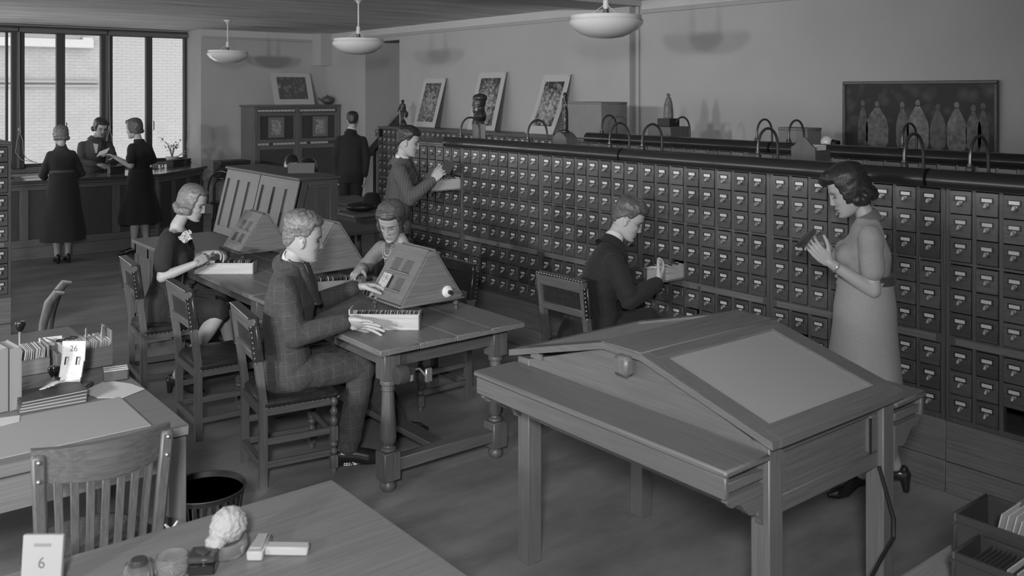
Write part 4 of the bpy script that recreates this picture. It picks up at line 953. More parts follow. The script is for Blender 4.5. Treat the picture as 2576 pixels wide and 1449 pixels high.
# things on the front desk
CB = thing('bowl_sponge_holder', 'clear glass bowl holding the sponge on the front desk', 'bowl', (.965, 2.485, .763))
glm, gn2, gl2, gb2 = newmat('clear_glass'); gb2.inputs['Transmission Weight'].default_value = .92; gb2.inputs['Roughness'].default_value = .03; gb2.inputs['Base Color'].default_value = g3(.9); gb2.inputs['IOR'].default_value = 1.3
MB().lathe([(0, 0), (.04, .001), (.052, .012), (.058, .03), (.054, .046), (.05, .046), (.053, .03), (.047, .014), (0, .008)], 28).build('glass', glm, CB)
SP = thing('natural_sponge', 'pale natural sponge sitting in the glass bowl', 'sponge', (.965, 2.485, .792))
TMP = bpy.data.scenes.new('workbench')
def remesh_obj(m, vox, smooth_it=2):
    me = m.mesh('tmp', plain('tmpm', .5)); o = bpy.data.objects.new('tmp', me); TMP.collection.objects.link(o)
    r = o.modifiers.new('r', 'REMESH'); r.mode = 'VOXEL'; r.voxel_size = vox; r.use_smooth_shade = True
    if smooth_it: s = o.modifiers.new('s', 'SMOOTH'); s.iterations = smooth_it; s.factor = .5
    with bpy.context.temp_override(scene=TMP, view_layer=TMP.view_layers[0]):
        dg = bpy.context.evaluated_depsgraph_get(); nm = bpy.data.meshes.new_from_object(o.evaluated_get(dg))
    bpy.data.objects.remove(o); bpy.data.meshes.remove(me); nm.materials.clear(); return nm
def displace(me, amp, scale, seed=0.0):
    me.calc_normals_split() if hasattr(me, 'calc_normals_split') else None
    ns = [v.normal.copy() for v in me.vertices]
    for v, n in zip(me.vertices, ns): v.co += n * (noise.fractal(v.co * scale + Vector((seed, seed, seed)), 1.0, 2.0, 4) * amp)
spm = MB().ball((.008, .008, .050), (.056, .046, .050), 20, 14, Euler((.3, .25, .5)).to_matrix()).ball((-.035, -.015, .026), (.03, .03, .022), 16, 10)
sme_ = remesh_obj(spm, .004, 1); displace(sme_, .004, 90); sme_.materials.append(plain('sponge', .40, .95, bump=.6, bscale=300)); link('body', sme_, SP)
IB = thing('ink_stand', 'dark bakelite inkwell box with hinged lid on the front desk', 'inkwell', (.885, 2.445, .763), R(-32))
MB().box(-.035, .035, -.032, .032, 0, .03, .004).build('base', blk, IB); MB().box(-.038, .038, -.036, .036, .032, .05, .006).build('lid', plain('dark_bakelite', .04, .25), IB); MB().ball((0, 0, .052), (.02, .018, .006)).build('boss', plain('dark_bakelite', .04, .25), IB)
for x, y, nm, hh in ((.73, 2.49, 'square glass inkwell at the bottom edge of the front desk', .05),):
    t = thing('glass_inkwell', nm, 'inkwell', (x, y, .763), R(-20)); MB().box(-.035, .035, -.035, .035, 0, hh, .008).build('block', glm, t); MB().lathe([(0, .006), (.022, .006), (.024, hh + .001), (.02, hh + .012), (0, hh + .014)], 20).build('cap', plain('dark_bakelite', .04, .25), t)
t = thing('glass_jar', 'round glass jar of pins and clips between the inkwells', 'jar', (.81, 2.47, .763)); MB().lathe([(0, 0), (.03, .001), (.043, .015), (.046, .035), (.04, .055), (.037, .055), (.042, .035), (.039, .017), (0, .006)], 26).build('glass', glm, t)
mm_ = MB()
for k in range(26):
    a, b_ = random.uniform(0, 6.28), random.uniform(0, .028); mm_.obox((b_ * math.cos(a), b_ * math.sin(a), random.uniform(.01, .03)), (.022, .004, .003), (random.uniform(-.5, .5), random.uniform(-.5, .5), a))
tag(mm_.build('clips', plain('nickel', .4, .3, .7), t, smooth=False), kind='stuff')
RB = thing('rocker_blotter', 'pale wooden hand stamp with straight handle lying on the front desk', 'stamp', (1.055, 2.42, .763), R(-38))
pw2 = plain('pale_stamp_wood', .37, .6)
MB().obox((-.025, .012, .013), (.045, .105, .026), (0, 0, 0), .004).build('block', pw2, RB); MB().obox((-.025, .012, .030), (.034, .085, .006), (0, 0, 0), .003).build('inked_pad', plain('pad_grey', .3, .8), RB); MB().obox((.055, .005, .012), (.12, .036, .024), (0, .02, 0), .004).build('handle', pw2, RB)
DC = thing('day_calendar', 'white tear-off calendar block reading 6 at the bottom left', 'calendar', (.53, 2.63, .763), R(-38))
bl_ = MB().obox((0, 0, 0), (.105, .014, .13), b=.002).build('pad', plain('pad_paper', .31, .7), DC); bl_.location = (0, 0, .066); bl_.rotation_euler = (-.12, 0, 0)
textobj('6', .04, bl_, (0, -.0075, -.005), (math.pi / 2, 0, 0), ink); MB().box(-.022, .022, -.0078, -.0072, .036, .044).build('faded_line', plain('faded_ink_pale', .2, .7), bl_)
MB().box(-.05, .05, -.02, .04, 0, .004).build('foot', blk, DC)
# dark card files at the bottom right
def dark_file(label, x0, x1, y0, y1, z1):
    t = thing('card_file', label, 'box', (x0, y0, .764), 0, 'dark card files on the corner desk'); a, b_, h = x1 - x0, y1 - y0, z1 - .764; th = .010; dm = plain('file_black', .03, .5)
    for v in ((0, a, 0, th), (0, a, b_ - th, b_), (0, th, th, b_ - th), (a - th, a, th, b_ - th), (th, a - th, b_ * .33, b_ * .33 + th * .6), (th, a - th, b_ * .66, b_ * .66 + th * .6)): MB().box(v[0], v[1], v[2], v[3], 0, h, .003).build('wall', dm, t)
    MB().box(-.004, .0, -.004, b_ + .004, h * .78, h * .84).build('edge_strip', dm, t); MB().box(th, a - th, th, b_ - th, .001, .01).build('bottom', dm, t); return t
dark_file('rear dark card file with white cards sticking up, bottom right corner', 2.505, 2.70, .60, 1.21, .90)
dark_file('front dark card file packed with dark slides, bottom right corner', 2.34, 2.49, .60, 1.135, .875)
wc = [MB().box(-.055, .055, -.001, .001, 0, .13).mesh('white_card', cardm, smooth=False), MB().box(-.055, .055, -.001, .001, 0, .092).mesh('dark_slide', plain('dark_slide', .045, .4), smooth=False), MB().box(-.055, .055, -.001, .001, 0, .098).mesh('pale_slide', cardm, smooth=False)]
for k in range(15):
    c_ = k // 5; y = 1.125 - c_ * .20 - (k % 5) * .016; o = link('white_card', wc[0], None, (2.60 + random.uniform(-.012, .012), y, .79 + random.uniform(0, .01))); o.rotation_euler = (.28 + random.uniform(-.06, .06), random.uniform(-.1, .1), random.uniform(-.03, .03))
    tag(o, 'white card sticking up from the rear dark card file', 'card', 'white cards in the rear dark file')
for k in range(36):
    y = 1.105 - (k % 12) * .0118 - (k // 12) * .178; pale = k in (7, 9, 20); o = link('pale_slide' if pale else 'dark_slide', wc[2 if pale else 1], None, (2.415, y, .776 + random.uniform(0, .004))); o.rotation_euler = (.2, 0, 0)
    tag(o, ('pale' if pale else 'dark') + ' slide filed in the front dark card file', 'slide', 'slides in the front dark file')
# boxes and stands along the bank tops
lidbox('storage_box', 'tall grey storage box at the left end of the middle bank', 6.42, 6.69, 1.593, R(0), .36, .50, .36, .2, .02)
lidbox('storage_box', 'small grey storage box toward the right of the middle bank', 6.46, 4.36, 1.593, 0, .2, .27, .17, .2, .02)
t = thing('wooden_plinth', 'square wooden block under the robed statuette', 'plinth', (6.46, 5.77, 1.593)); MB().box(-.13, .13, -.14, .14, 0, .14, .003).build('block', W('mid', 'Y'), t)
t = thing('clamp_bulb', 'round clamp lamp with white globe beside the small storage box', 'lamp', (6.47, 4.12, 1.593)); MB().ball((0, 0, .062), .05, 18, 12).build('globe', plain('opal_glass', .72, .25), t); MB().tube([(0, -.05, .06), (.0, -.10, .05)], [.028, .03], 14).build('socket', blk, t)
t = thing('card_tray_stand', 'wooden tray with arched back standing on the front bank', 'tray', (4.93, 3.29, 1.593))
ap = [(-.085, 0), (.085, 0), (.085, .12)] + [(.085 - .0106 * k, .12 + .06 * math.sin(math.pi * k / 16) ** 2) for k in range(17)]
MB().prism(ap, -.02, -.006, 'X').build('arched_board', W('mid', 'Z'), t); MB().box(-.006, .14, -.085, -.075, 0, .10).box(-.006, .14, .075, .085, 0, .10).box(-.006, .14, -.075, .075, 0, .008).build('tray_sides', W('mid', 'X'), t)
for k in range(9): MB().obox((.01 + k * .013, 0, .07), (.002, .14, .12), (0, .1, 0)).build('card', cardm, t)
t = thing('teapot', 'small dark round teapot on top of the corner display cabinet', 'teapot', (7.66, 14.95, 1.832), 2.5); MB().ball((0, 0, .075), (.11, .09, .075), 18, 12).build('body', plain('stoneware', .09, .4), t); MB().tube([(.09, 0, .06), (.15, 0, .10), (.17, 0, .12)], [.022, .015, .012], 8).build('spout', plain('stoneware', .09, .4), t); MB().lathe([(.04, .14), (.03, .155), (.01, .16), (.012, .17), (0, .175)], 12).build('lid', plain('stoneware', .09, .4), t)
# ================================================================ people
V = Vector
def cat_(lists):   # join (verts, faces, tones)
    v, f, t = [], [], []
    for a, b, c in lists:
        o = len(v); v += a; f += [tuple(i + o for i in q) for q in b]; t += c
    return v, f, t
def me_lists(me, tone=1.0): return [x.co.copy() for x in me.vertices], [tuple(p.vertices) for p in me.polygons], [tone] * len(me.vertices)
def to_mesh(name, lists, mat):
    v, f, t = lists; me = bpy.data.meshes.new(name); me.from_pydata([tuple(x) for x in v], [], f)
    a = me.color_attributes.new('tone', 'FLOAT_COLOR', 'POINT'); a.data.foreach_set('color', [q for x in t for q in (x, x, x, 1.0)])
    me.polygons.foreach_set('use_smooth', [True] * len(me.polygons)); me.materials.append(mat); me.update(); return me
def skin_mat(name, v):
    m, n, l, b = newmat(name); b.inputs['Roughness'].default_value = .5; b.inputs['Subsurface Weight'].default_value = .12; b.inputs['Subsurface Scale'].default_value = .01; b.inputs['Subsurface Radius'].default_value = (1, 1, 1)
    at = n.new('ShaderNodeAttribute'); at.attribute_name = 'tone'; mu = n.new('ShaderNodeVectorMath'); mu.operation = 'SCALE'; mu.inputs['Scale'].default_value = v
    l.new(at.outputs['Color'], mu.inputs[0]); l.new(mu.outputs[0], b.inputs['Base Color']); M[name] = m; return m
skin = skin_mat('skin', .40)
def hair_mat(name, v):
    m, n, l, b = newmat(name); b.inputs['Roughness'].default_value = .38
    tc = n.new('ShaderNodeTexCoord'); mp = n.new('ShaderNodeMapping'); mp.inputs['Scale'].default_value = (60, 190, 60); l.new(tc.outputs['Object'], mp.inputs[0])
    t = n.new('ShaderNodeTexNoise'); t.inputs['Scale'].default_value = 1.0; t.inputs['Detail'].default_value = 4; t.inputs['Distortion'].default_value = 1.2; l.new(mp.outputs[0], t.inputs['Vector'])
    r = n.new('ShaderNodeValToRGB'); r.color_ramp.elements[0].position = .3; r.color_ramp.elements[1].position = .72; r.color_ramp.elements[0].color = g3(v * .55); r.color_ramp.elements[1].color = g3(v * 1.5)
    l.new(t.outputs['Fac'], r.inputs[0]); l.new(r.outputs[0], b.inputs['Base Color'])
    bp = n.new('ShaderNodeBump'); bp.inputs['Strength'].default_value = .5; bp.inputs['Distance'].default_value = .004; l.new(t.outputs['Fac'], bp.inputs['Height']); l.new(bp.outputs[0], b.inputs['Normal'])
    M[name] = m; return m
def cloth(name, v, kind='plain', v2=None, pitch=.05, rough=.9):
    if name in M: return M[name]
    m, n, l, b = newmat(name); b.inputs['Roughness'].default_value = rough; b.inputs['Sheen Weight'].default_value = .04
    tc = n.new('ShaderNodeTexCoord'); t = n.new('ShaderNodeTexNoise'); t.inputs['Scale'].default_value = 260; t.inputs['Detail'].default_value = 3; l.new(tc.outputs['Object'], t.inputs['Vector'])
    r = n.new('ShaderNodeValToRGB'); r.color_ramp.elements[0].position = .3; r.color_ramp.elements[1].position = .7; k = .35 if kind != 'plain' else .15
    r.color_ramp.elements[0].color = g3(v * (1 - k)); r.color_ramp.elements[1].color = g3(v * (1 + k)); l.new(t.outputs['Fac'], r.inputs[0]); out = r.outputs[0]
    if kind in ('plaid', 'stripe'):
        sp = n.new('ShaderNodeSeparateXYZ'); rot = n.new('ShaderNodeMapping'); rot.inputs['Rotation'].default_value = (0, .12, .7 if kind == 'plaid' else .9); l.new(tc.outputs['Object'], rot.inputs[0]); l.new(rot.outputs[0], sp.inputs[0])
        def lines(ch, p, wd):
            a = n.new('ShaderNodeMath'); a.operation = 'PINGPONG'; a.inputs[1].default_value = p / 2; l.new(sp.outputs[ch], a.inputs[0])
            c = n.new('ShaderNodeMath'); c.operation = 'LESS_THAN'; c.inputs[1].default_value = wd; l.new(a.outputs[0], c.inputs[0]); return c.outputs[0]
        outs = [lines(0, pitch, .0016)] if kind == 'stripe' else [lines(0, pitch, .004), lines(1, pitch, .004), lines(2, pitch * 1.1, .004), lines(2, pitch * .275, .0008), lines(0, pitch * .25, .0008)]
        acc = outs[0]
        for o_ in outs[1:]:
            a = n.new('ShaderNodeMath'); a.operation = 'ADD'; l.new(acc, a.inputs[0]); l.new(o_, a.inputs[1]); acc = a.outputs[0]
        mr = n.new('ShaderNodeMapRange'); mr.inputs['From Max'].default_value = 1 if kind == 'stripe' else 3; mr.inputs['To Min'].default_value = 1; mr.inputs['To Max'].default_value = (v2 or v * 2) / v; l.new(acc, mr.inputs['Value'])
        mu = n.new('ShaderNodeVectorMath'); mu.operation = 'SCALE'; l.new(out, mu.inputs[0]); l.new(mr.outputs[0], mu.inputs['Scale']); out = mu.outputs[0]
    l.new(out, b.inputs['Base Color'])
    bp = n.new('ShaderNodeBump'); bp.inputs['Strength'].default_value = .25; bp.inputs['Distance'].default_value = .002; l.new(t.outputs['Fac'], bp.inputs['Height']); l.new(bp.outputs[0], b.inputs['Normal'])
    M[name] = m; return m
# ---- head: stacked rings with sculpted features; x forward, y left, z up, origin between the ears
HL = [(-.122, .055, .010, .010, .010), (-.118, .050, .030, .026, .026), (-.108, .040, .048, .045, .040), (-.092, .028, .060, .064, .051), (-.072, .018, .069, .082, .059), (-.048, .009, .077, .095, .066), (-.022, .001, .084, .099, .071),
      (.004, -.003, .088, .100, .074), (.030, -.005, .091, .099, .0765), (.055, -.007, .091, .096, .0765), (.078, -.009, .084, .088, .071), (.097, -.011, .069, .074, .060), (.111, -.012, .047, .052, .043), (.119, -.013, .022, .026, .021), (.1215, -.013, .004, .005, .004)]
def hl(z):
    for i in range(len(HL) - 1):
        if z <= HL[i + 1][0]:
            a, b = HL[i], HL[i + 1]; t = (z - a[0]) / (b[0] - a[0]); t = max(0, min(1, t))
            return [a[k] + (b[k] - a[k]) * t for k in range(1, 5)]
    return HL[-1][1:]
def g(x, c, s): return math.exp(-((x - c) / s) ** 2)
def head_pt(z, a):
    cx, hf, hb, w_ = hl(z); c, s = math.cos(a), math.sin(a); e = .88
    x = (hf if c > 0 else hb) * math.copysign(abs(c) ** e, c); y = w_ * math.copysign(abs(s) ** e, s)
    return V((cx + x, y, z))
def head_lists(fem=0, thin=1.0, nseg=104, nlev=130):
    v, t = [], []
    for k in range(nlev + 1):
        q = k / nlev; z = -.122 + .2435 * (q + .035 * math.sin(2 * math.pi * q) * -.6)
        z = max(-.122, min(.1215, z))
        for i in range(nseg):
            u = i / nseg; a = 2 * math.pi * u; a -= .60 * math.sin(a)   # denser round the face
            p = head_pt(z, a); tn = 1.0; y = p.y
            if math.cos(a) > .05:
                f = 0.0
                nose_w = .0065 + .0055 * max(0, min(1, (.012 - z) / .05)); prof = 0
                if z < .022: prof = .004 + .019 * max(0, min(1, (.018 - z) / .054))
                if z < -.036: prof *= max(0, 1 - (-.036 - z) / .013)
                if z > .022: prof = .004 * max(0, 1 - (z - .022) / .03)
                f += prof * g(y, 0, nose_w * 1.35); f += .006 * g(z, -.040, .008) * (g(y, .012, .006) + g(y, -.012, .006))
                f += .0045 * g(z, .023, .010) * g(abs(y), .028, .026)
                f -= .013 * g(z, .002, .012) * g(abs(y), .030, .016); f += .0065 * g(z, -.002, .0085) * g(abs(y), .031, .012)
                f += .0035 * g(z, -.028, .018) * g(abs(y), .043, .018); f -= .003 * g(z, -.052, .014) * g(abs(y), .04, .014)
                f += (.0065 + .001 * fem) * g(z, -.0655, .0055) * g(y, 0, .019) + (.007 + .001 * fem) * g(z, -.078, .006) * g(y, 0, .017); f -= .0045 * g(z, -.0715, .0022) * g(y, 0, .022); f -= .004 * g(z, -.090, .006) * g(y, 0, .02)
                f += .007 * g(z, -.108, .010) * g(y, 0, .02); p.x += f
                tn -= (.36 + .26 * fem) * (g(z, -.0655, .0045) + g(z, -.078, .005)) * g(y, 0, .018) * .9; tn -= .7 * g(z, -.0715, .0020) * g(y, 0, .021)
                tn -= .85 * g(z, .0215 - 8 * (abs(y) - .030) ** 2, .0060) * g(abs(y), .032, .020) * (1.0 - .2 * fem)
                tn -= .95 * g(z, -.0035 - 12 * (abs(y) - .031) ** 2, .0050) * g(abs(y), .031, .017); tn -= .30 * g(z, .006, .007) * g(abs(y), .031, .014)
                tn -= .55 * g(z, -.047, .0026) * g(abs(y), .007, .004)
            p.y *= thin; v.append(p); t.append(max(.12, tn))
    f = []
    for k in range(nlev):
        for i in range(nseg):
            j = (i + 1) % nseg; f.append((k * nseg + i, k * nseg + j, (k + 1) * nseg + j, (k + 1) * nseg + i))
    f.append(tuple(range(nseg))[::-1]); f.append(tuple(range(nlev * nseg, (nlev + 1) * nseg)))
    L = [(v, f, t)]
    for s in (-1, 1):
        m = MB().ball((-.012, s * .0755, -.012), (.018, .008, .031), 16, 10, Euler((0, -.25, s * .35)).to_matrix()).ball((-.008, s * .0775, -.036), (.009, .006, .010), 10, 6)
        n_ = MB().tube([(-.012 + .015 * math.cos(q), s * (.081 + .003 * math.sin(q)), -.008 + .027 * math.sin(q)) for q in [(-.9 + .32 * k) for k in range(12)]], .0035, 6)
        for mm in (m, n_): L.append(([V(x) for x in mm.v], mm.f, [.93] * len(mm.v)))
        m3 = MB().ball((-.004, s * .0835, -.010), (.006, .002, .012), 8, 6); L.append(([V(x) for x in m3.v], m3.f, [.5] * len(m3.v)))
    return cat_(L)
def sm(x, a, b):
    t = max(0, min(1, (x - a) / (b - a))); return t * t * (3 - 2 * t)
def hair_lists(thick, front=.072, side=-.035, back=-.075, wave=.004, wsc=45, seed=0, sidefront=1.0, nseg=72, nlev=60, top=1.0):
    v = []
    for k in range(nlev + 1):
        z = -.118 + .2395 * k / nlev
        for i in range(nseg):
            a = 2 * math.pi * i / nseg; p = head_pt(z, a); d = abs((a + math.pi) % (2 * math.pi) - math.pi)   # 0 = front
            if d < sidefront: line = front
            elif d < sidefront + .45: line = front + (side - front) * sm(d, sidefront, sidefront + .45)
            else: line = side + (back - side) * sm(d, sidefront + .6, 2.6)
            m = sm(z, line - .010, line + .012)
            n = V((p.x + .01, p.y * 1.3, max(0, p.z) * 1.0)).normalized()
            nz = noise.fractal(V((p.x, p.y, p.z)) * wsc + V((seed, 0, 0)), 1.0, 2.0, 3)
            th = thick * (1 + (top - 1) * sm(z, .015, .10)); off = m * (th + wave * nz) - (1 - m) * .012
            v.append(p + n * off)
    f = []
    for k in range(nlev):
        for i in range(nseg):
            j = (i + 1) % nseg; f.append((k * nseg + i, k * nseg + j, (k + 1) * nseg + j, (k + 1) * nseg + i))
    f.append(tuple(range(nseg))[::-1]); f.append(tuple(range(nlev * nseg, (nlev + 1) * nseg)))
    return v, f, [1.0] * len(v)
def hand_mb(side, curl, spread=.10, thumb=(.55, .75, -.35), tc=.25, s=1.0):
    # x along the fingers, z back of the hand, thumb on +y for a right hand seen from above mirrored by side
    m = MB(); K = [((.092, .028), (.042, .025, .020), .0088), ((.097, .008), (.046, .029, .021), .0090), ((.091, -.012), (.042, .027, .020), .0086), ((.081, -.030), (.033, .020, .018), .0078)]
    for k, ((kx, ky), seg, r) in enumerate(K):
        m.tube([(0, ky * .45, 0), (kx * .5, ky * .85, .002), (kx, ky, 0)], [.017, .0145, .0115], 10)
        p = V((kx, ky, 0)); ang = 0; dirs = V((1, (1.2 - k) * spread, 0)).normalized(); pts = [p.copy()]; rad = [r * 1.12]
        for q, L in enumerate(seg):
            ang += curl[k] * (.75, 1.0, .75)[q]; d = V((dirs.x * math.cos(ang), dirs.y * math.cos(ang), -math.sin(ang))); p = p + d * L; pts.append(p.copy()); rad.append(r * (1.0, .92, .74)[q])
        m.tube(pts, rad, 10)
        for q, pp in enumerate(pts): m.ball(pp, rad[q] * 1.02, 10, 6)
    m.tube([(.012, .012, -.002), (.035, .028, -.006), (.05, .034, -.004)], [.02, .019, .013], 10)
    d = V(thumb).normalized(); p = V((.030, .030, -.006)); pts = [p.copy()]
    for q, L in enumerate((.040, .032, .026)):
        p = p + d * L; pts.append(p.copy()); d = (d + V((tc, -tc * .5, -tc * .4))).normalized()
    m.tube(pts, [.0145, .0115, .0105, .0080], 10); m.ball(pts[-1], .0082, 10, 6); m.ball(pts[1], .0118, 10, 6)
    m.ball((.045, -.002, -.004), (.046, .036, .013), 14, 10)
    m.v = [(x * s, y * s * side, z * s) for x, y, z in m.v]
    if side < 0: m.f = [q[::-1] for q in m.f]
    return m
def frame(fwd, up):   # matrix with x = fwd and z ~ up
    x = V(fwd).normalized(); z = V(up); z = (z - x * z.dot(x)).normalized(); y = z.cross(x); return Matrix((x, y, z)).transposed().to_4x4()
def loft(m, rings, seg=28, fold=None):
    # ring: centre, lateral axis * a, front axis * b, exponent
    vs = []
    for (c, ua, vb, e) in rings:
        for i in range(seg):
            a = 2 * math.pi * i / seg; ca, sa = math.cos(a), math.sin(a); vs.append(V(c) + V(ua) * math.copysign(abs(ca) ** e, ca) + V(vb) * math.copysign(abs(sa) ** e, sa))
    n = len(rings); fs = [(k * seg + i, k * seg + (i + 1) % seg, (k + 1) * seg + (i + 1) % seg, (k + 1) * seg + i) for k in range(n - 1) for i in range(seg)]
    fs += [tuple(range(seg))[::-1], tuple(range((n - 1) * seg, n * seg))]; m.add(vs, fs); return m
def limb(m, pts, rs, seg=14):
    # smooth tapered limb through the joints
    P = [V(p) for p in pts]; Q = []; S = []
    for i in range(len(P) - 1):
        for k in range(5): t = k / 5; Q.append(P[i].lerp(P[i + 1], t)); S.append(rs[i] + (rs[i + 1] - rs[i]) * t)
    Q.append(P[-1]); S.append(rs[-1]); m.tube(Q, S, seg)
    for p, r in zip(P, rs): m.ball(p, r * .99, 14, 8)
    return m
def shoe(m, ank, yaw, heel=.02, L=.26, w_=.045, lift=0):
    f = V((math.cos(yaw), math.sin(yaw), 0)); o = V((ank[0], ank[1], max(0, ank[2] - heel - .075))); k = L / .26
    def p(x, z): return o + f * x * k + V((0, 0, z))
    h = MB(); hz = heel + .012
    h.tube([p(-.055, hz + .022), p(-.02, hz + .024), p(.04, hz * .75 + .028), p(.10, .034), (p(.15, .024)), p(.185, .017)], [w_ * .66, w_ * .76, w_ * .78, w_ * .9, w_ * .78, w_ * .36], 14, flat=1.0)
    h.ball(p(-.055, hz + .026), w_ * .66, 12, 8).ball(p(.185, .017), w_ * .37, 12, 8).ball(p(-.045, hz + .05), (w_ * .62, w_ * .62, w_ * .6), 12, 8)
    h.tube([p(-.052, hz + .005), p(-.056, 0)], [w_ * .62, w_ * (.62 if heel < .03 else .40)], 12)
    if heel < .03: h.tube([p(-.03, .012), p(.08, .010), p(.15, .010)], [w_ * .5, w_ * .6, w_ * .6], 10, flat=.3)
    me = remesh_obj(h, .006, 2); v_, f_, _ = me_lists(me); v_ = [q if q.z > .001 else V((q.x, q.y, .001)) for q in v_]; m.add(v_, f_); return m
def garment(name, mb, mat, par, vox, root, amp=.003, sc_=16, smooth_it=3, folds=()):
    me = remesh_obj(mb, vox, smooth_it); displace(me, amp, sc_, sum(map(ord, name)) % 17)
    if folds:
        ns = [v.normal.copy() for v in me.vertices]
        for v, n in zip(me.vertices, ns):
            for c, ax, r, am, fq in folds:
                d = v.co - V(c); q = (d.length / r) ** 2
                if q < 4: v.co += n * (am * math.exp(-q) * math.sin(d.dot(V(ax)) * fq + 2.0 * noise.noise(v.co * 14)))
    for v in me.vertices: v.co -= root
    me.polygons.foreach_set('use_smooth', [True] * len(me.polygons)); me.materials.append(mat); me.name = name
    return link(name, me, par)
HEADS = {}
def person(label, J, yaw, head, hair, build, hands={}, vox=.009, sz=1.0, fem=0, bare=(), legs='skin'):
    """J joints in metres; head = (yaw, pitch, roll); build = function(root helper) adding the clothes"""
    J = {k: V(v) for k, v in J.items()}; base = J['P'].copy(); base.z = 0
    t = thing('person', label, 'person', base, 0, None)
    lat = (J['SL'] - J['SR']).normalized(); fr_ = V((math.cos(yaw), math.sin(yaw), 0)); L = []
    hm = Matrix.Translation(J['Hd']) @ Matrix.Rotation(head[0], 4, 'Z') @ Matrix.Rotation(-head[1], 4, 'Y') @ Matrix.Rotation(head[2], 4, 'X') @ Matrix.Scale(sz, 4)
    hv, hf_, ht = HEADS.setdefault(fem, None) or HEADS.__setitem__(fem, head_lists(fem)) or HEADS[fem]; L.append(([hm @ x for x in hv], hf_, ht))
    nk = MB(); r = .050 * sz if not fem else .044 * sz
    limb(nk, [hm @ V((-.022, 0, -.02)), hm @ V((-.026, 0, -.085)), J['N'] + V((0, 0, -.02)), J['N'] + V((0, 0, -.09))], [r * .95, r * .95, r * 1.12, r * 1.3])
    ch = J['N'].lerp(J['P'], .3) + fr_ * .01; limb(nk, [J['SL'] * .5 + J['N'] * .5 + V((0, 0, -.03)), J['SR'] * .5 + J['N'] * .5 + V((0, 0, -.03))], [.036, .036])
    loft(nk, [(J['P'], lat * .09, fr_ * .06, 1), (J['P'].lerp(J['N'], .45), lat * .085, fr_ * .06, 1), (J['N'].lerp(J['P'], .25), lat * .125, fr_ * .085, 1), (J['N'] + V((0, 0, -.05)), lat * .08, fr_ * .06, 1)])
    for sd in 'LR':
        ra = (.042, .036, .025) if fem else (.046, .040, .028)
        limb(nk, [J['S' + sd] + V((0, 0, -.04)), J['E' + sd]], [ra[0] * .85, ra[1]]); limb(nk, [J['E' + sd], J['E' + sd].lerp(J['W' + sd], .3), J['W' + sd]], [ra[1], ra[1] * 1.02, ra[2]])
        if 'K' + sd in J:
            limb(nk, [J['H' + sd], J['K' + sd]], [.058, .050]); a_ = J['K' + sd].lerp(J['A' + sd], .3) ; limb(nk, [J['K' + sd], a_, J['K' + sd].lerp(J['A' + sd], .75), J['A' + sd]], [.052, .055, .034, .032])
    L.append(me_lists(remesh_obj(nk, .009, 3)))
    for sd, (fwd, up, curl, kw) in hands.items():
        hmb = hand_mb(-1 if sd == 'L' else 1, curl, s=sz * (.94 if fem else 1.02), **kw); x = V(fwd).normalized()
        hmb.ball((.002, 0, 0), (.027, .024, .021), 14, 10)
        me = remesh_obj(hmb, .0032, 2); mt = Matrix.Translation(J['W' + sd]) @ frame(fwd, up)
        v, f, q = me_lists(me); L.append(([mt @ p for p in v], f, q))
    v, f, q = cat_(L); bm_me = to_mesh('body', ([p - base for p in v], f, q), skin); link('body', bm_me, t)
    if hair:
        hl_, mat, extra = hair; v, f, q = hl_; hmb = [(v, f, q)]
        if extra is not None:
            em_ = remesh_obj(extra, .0045, 2); displace(em_, .004, 40); hmb.append(me_lists(em_))
        v, f, q = cat_(hmb); link('hair', to_mesh('hair', ([hm @ p - base for p in v], f, q), mat), t)
    build(t, J, lat, fr_, base, hm)
    return t
def collar(t, J, hm, base, mat, r=.062, h=.035, name='shirt_collar', tilt=0):
    c = J['N'] + V((0, 0, .002)); ax = (hm @ V((-.026, 0, -.085)) - c).normalized(); u = frame(ax, (0, 1, .1))
    m = MB().lathe([(r * 1.06, -.03), (r * 1.04, .0), (r * .94, h), (r * .88, h), (r * .96, 0), (r * .98, -.03)], 24, cap=False, axis='X'); m.xf(Matrix.Translation(c) @ u)
    m.xf(Matrix.Translation(-base)); return m.build(name, mat, t)
def band(t, p, q, r, base, mat, name='cuff', L=.022, e=0.0):
    d = (V(q) - V(p)).normalized(); m = MB().lathe([(r * 1.04, -L / 2), (r, L / 2), (r * .85, L / 2), (r * .85, -L / 2)], 20, cap=False, axis='X').xf(Matrix.Translation(V(p)) @ frame(d, d.orthogonal())); m.xf(Matrix.Translation(-base)); return m.build(name, mat, t)
def torso(m, J, lat, fr_, hip=(.17, .12), waist=(.15, .11), chest=(.175, .125), sh=(.17, .095), low=.0, neck=1):
    P, N = J['P'], J['N']; up = (N - P).normalized(); S = (J['SL'] + J['SR']) / 2; latp = V((-math.sin(0), 0, 0)); lp = (J['HL'] - J['HR']).normalized() if 'HL' in J else lat
    f2 = up.cross(lat).normalized() * -1 if up.cross(lat).dot(fr_) < 0 else up.cross(lat).normalized()
    loft(m, [(P - up * low, lp * hip[0] * (1 + low * .3), fr_ * hip[1], .95), (P + up * .08, lp * hip[0] * .98, fr_ * hip[1] * .97, .95), (P.lerp(S, .45), lat * waist[0], f2 * waist[1], .95), (P.lerp(S, .75) + f2 * .012, lat * chest[0], f2 * chest[1], .9), (S - up * .02 + f2 * .0, lat * sh[0], f2 * sh[1], .9), (S + up * .035, lat * sh[0] * .78, f2 * sh[1] * .8, .95)] + ([(S + up * .06, lat * sh[0] * .5, f2 * sh[1] * .66, 1), (N + up * .005, lat * .064, f2 * .062, 1)] if neck else []))
    return f2
white_shirt = cloth('white_shirt', .6); shoem = plain('shoe_leather', .018, .25); stock = plain('stocking', .36, .6)
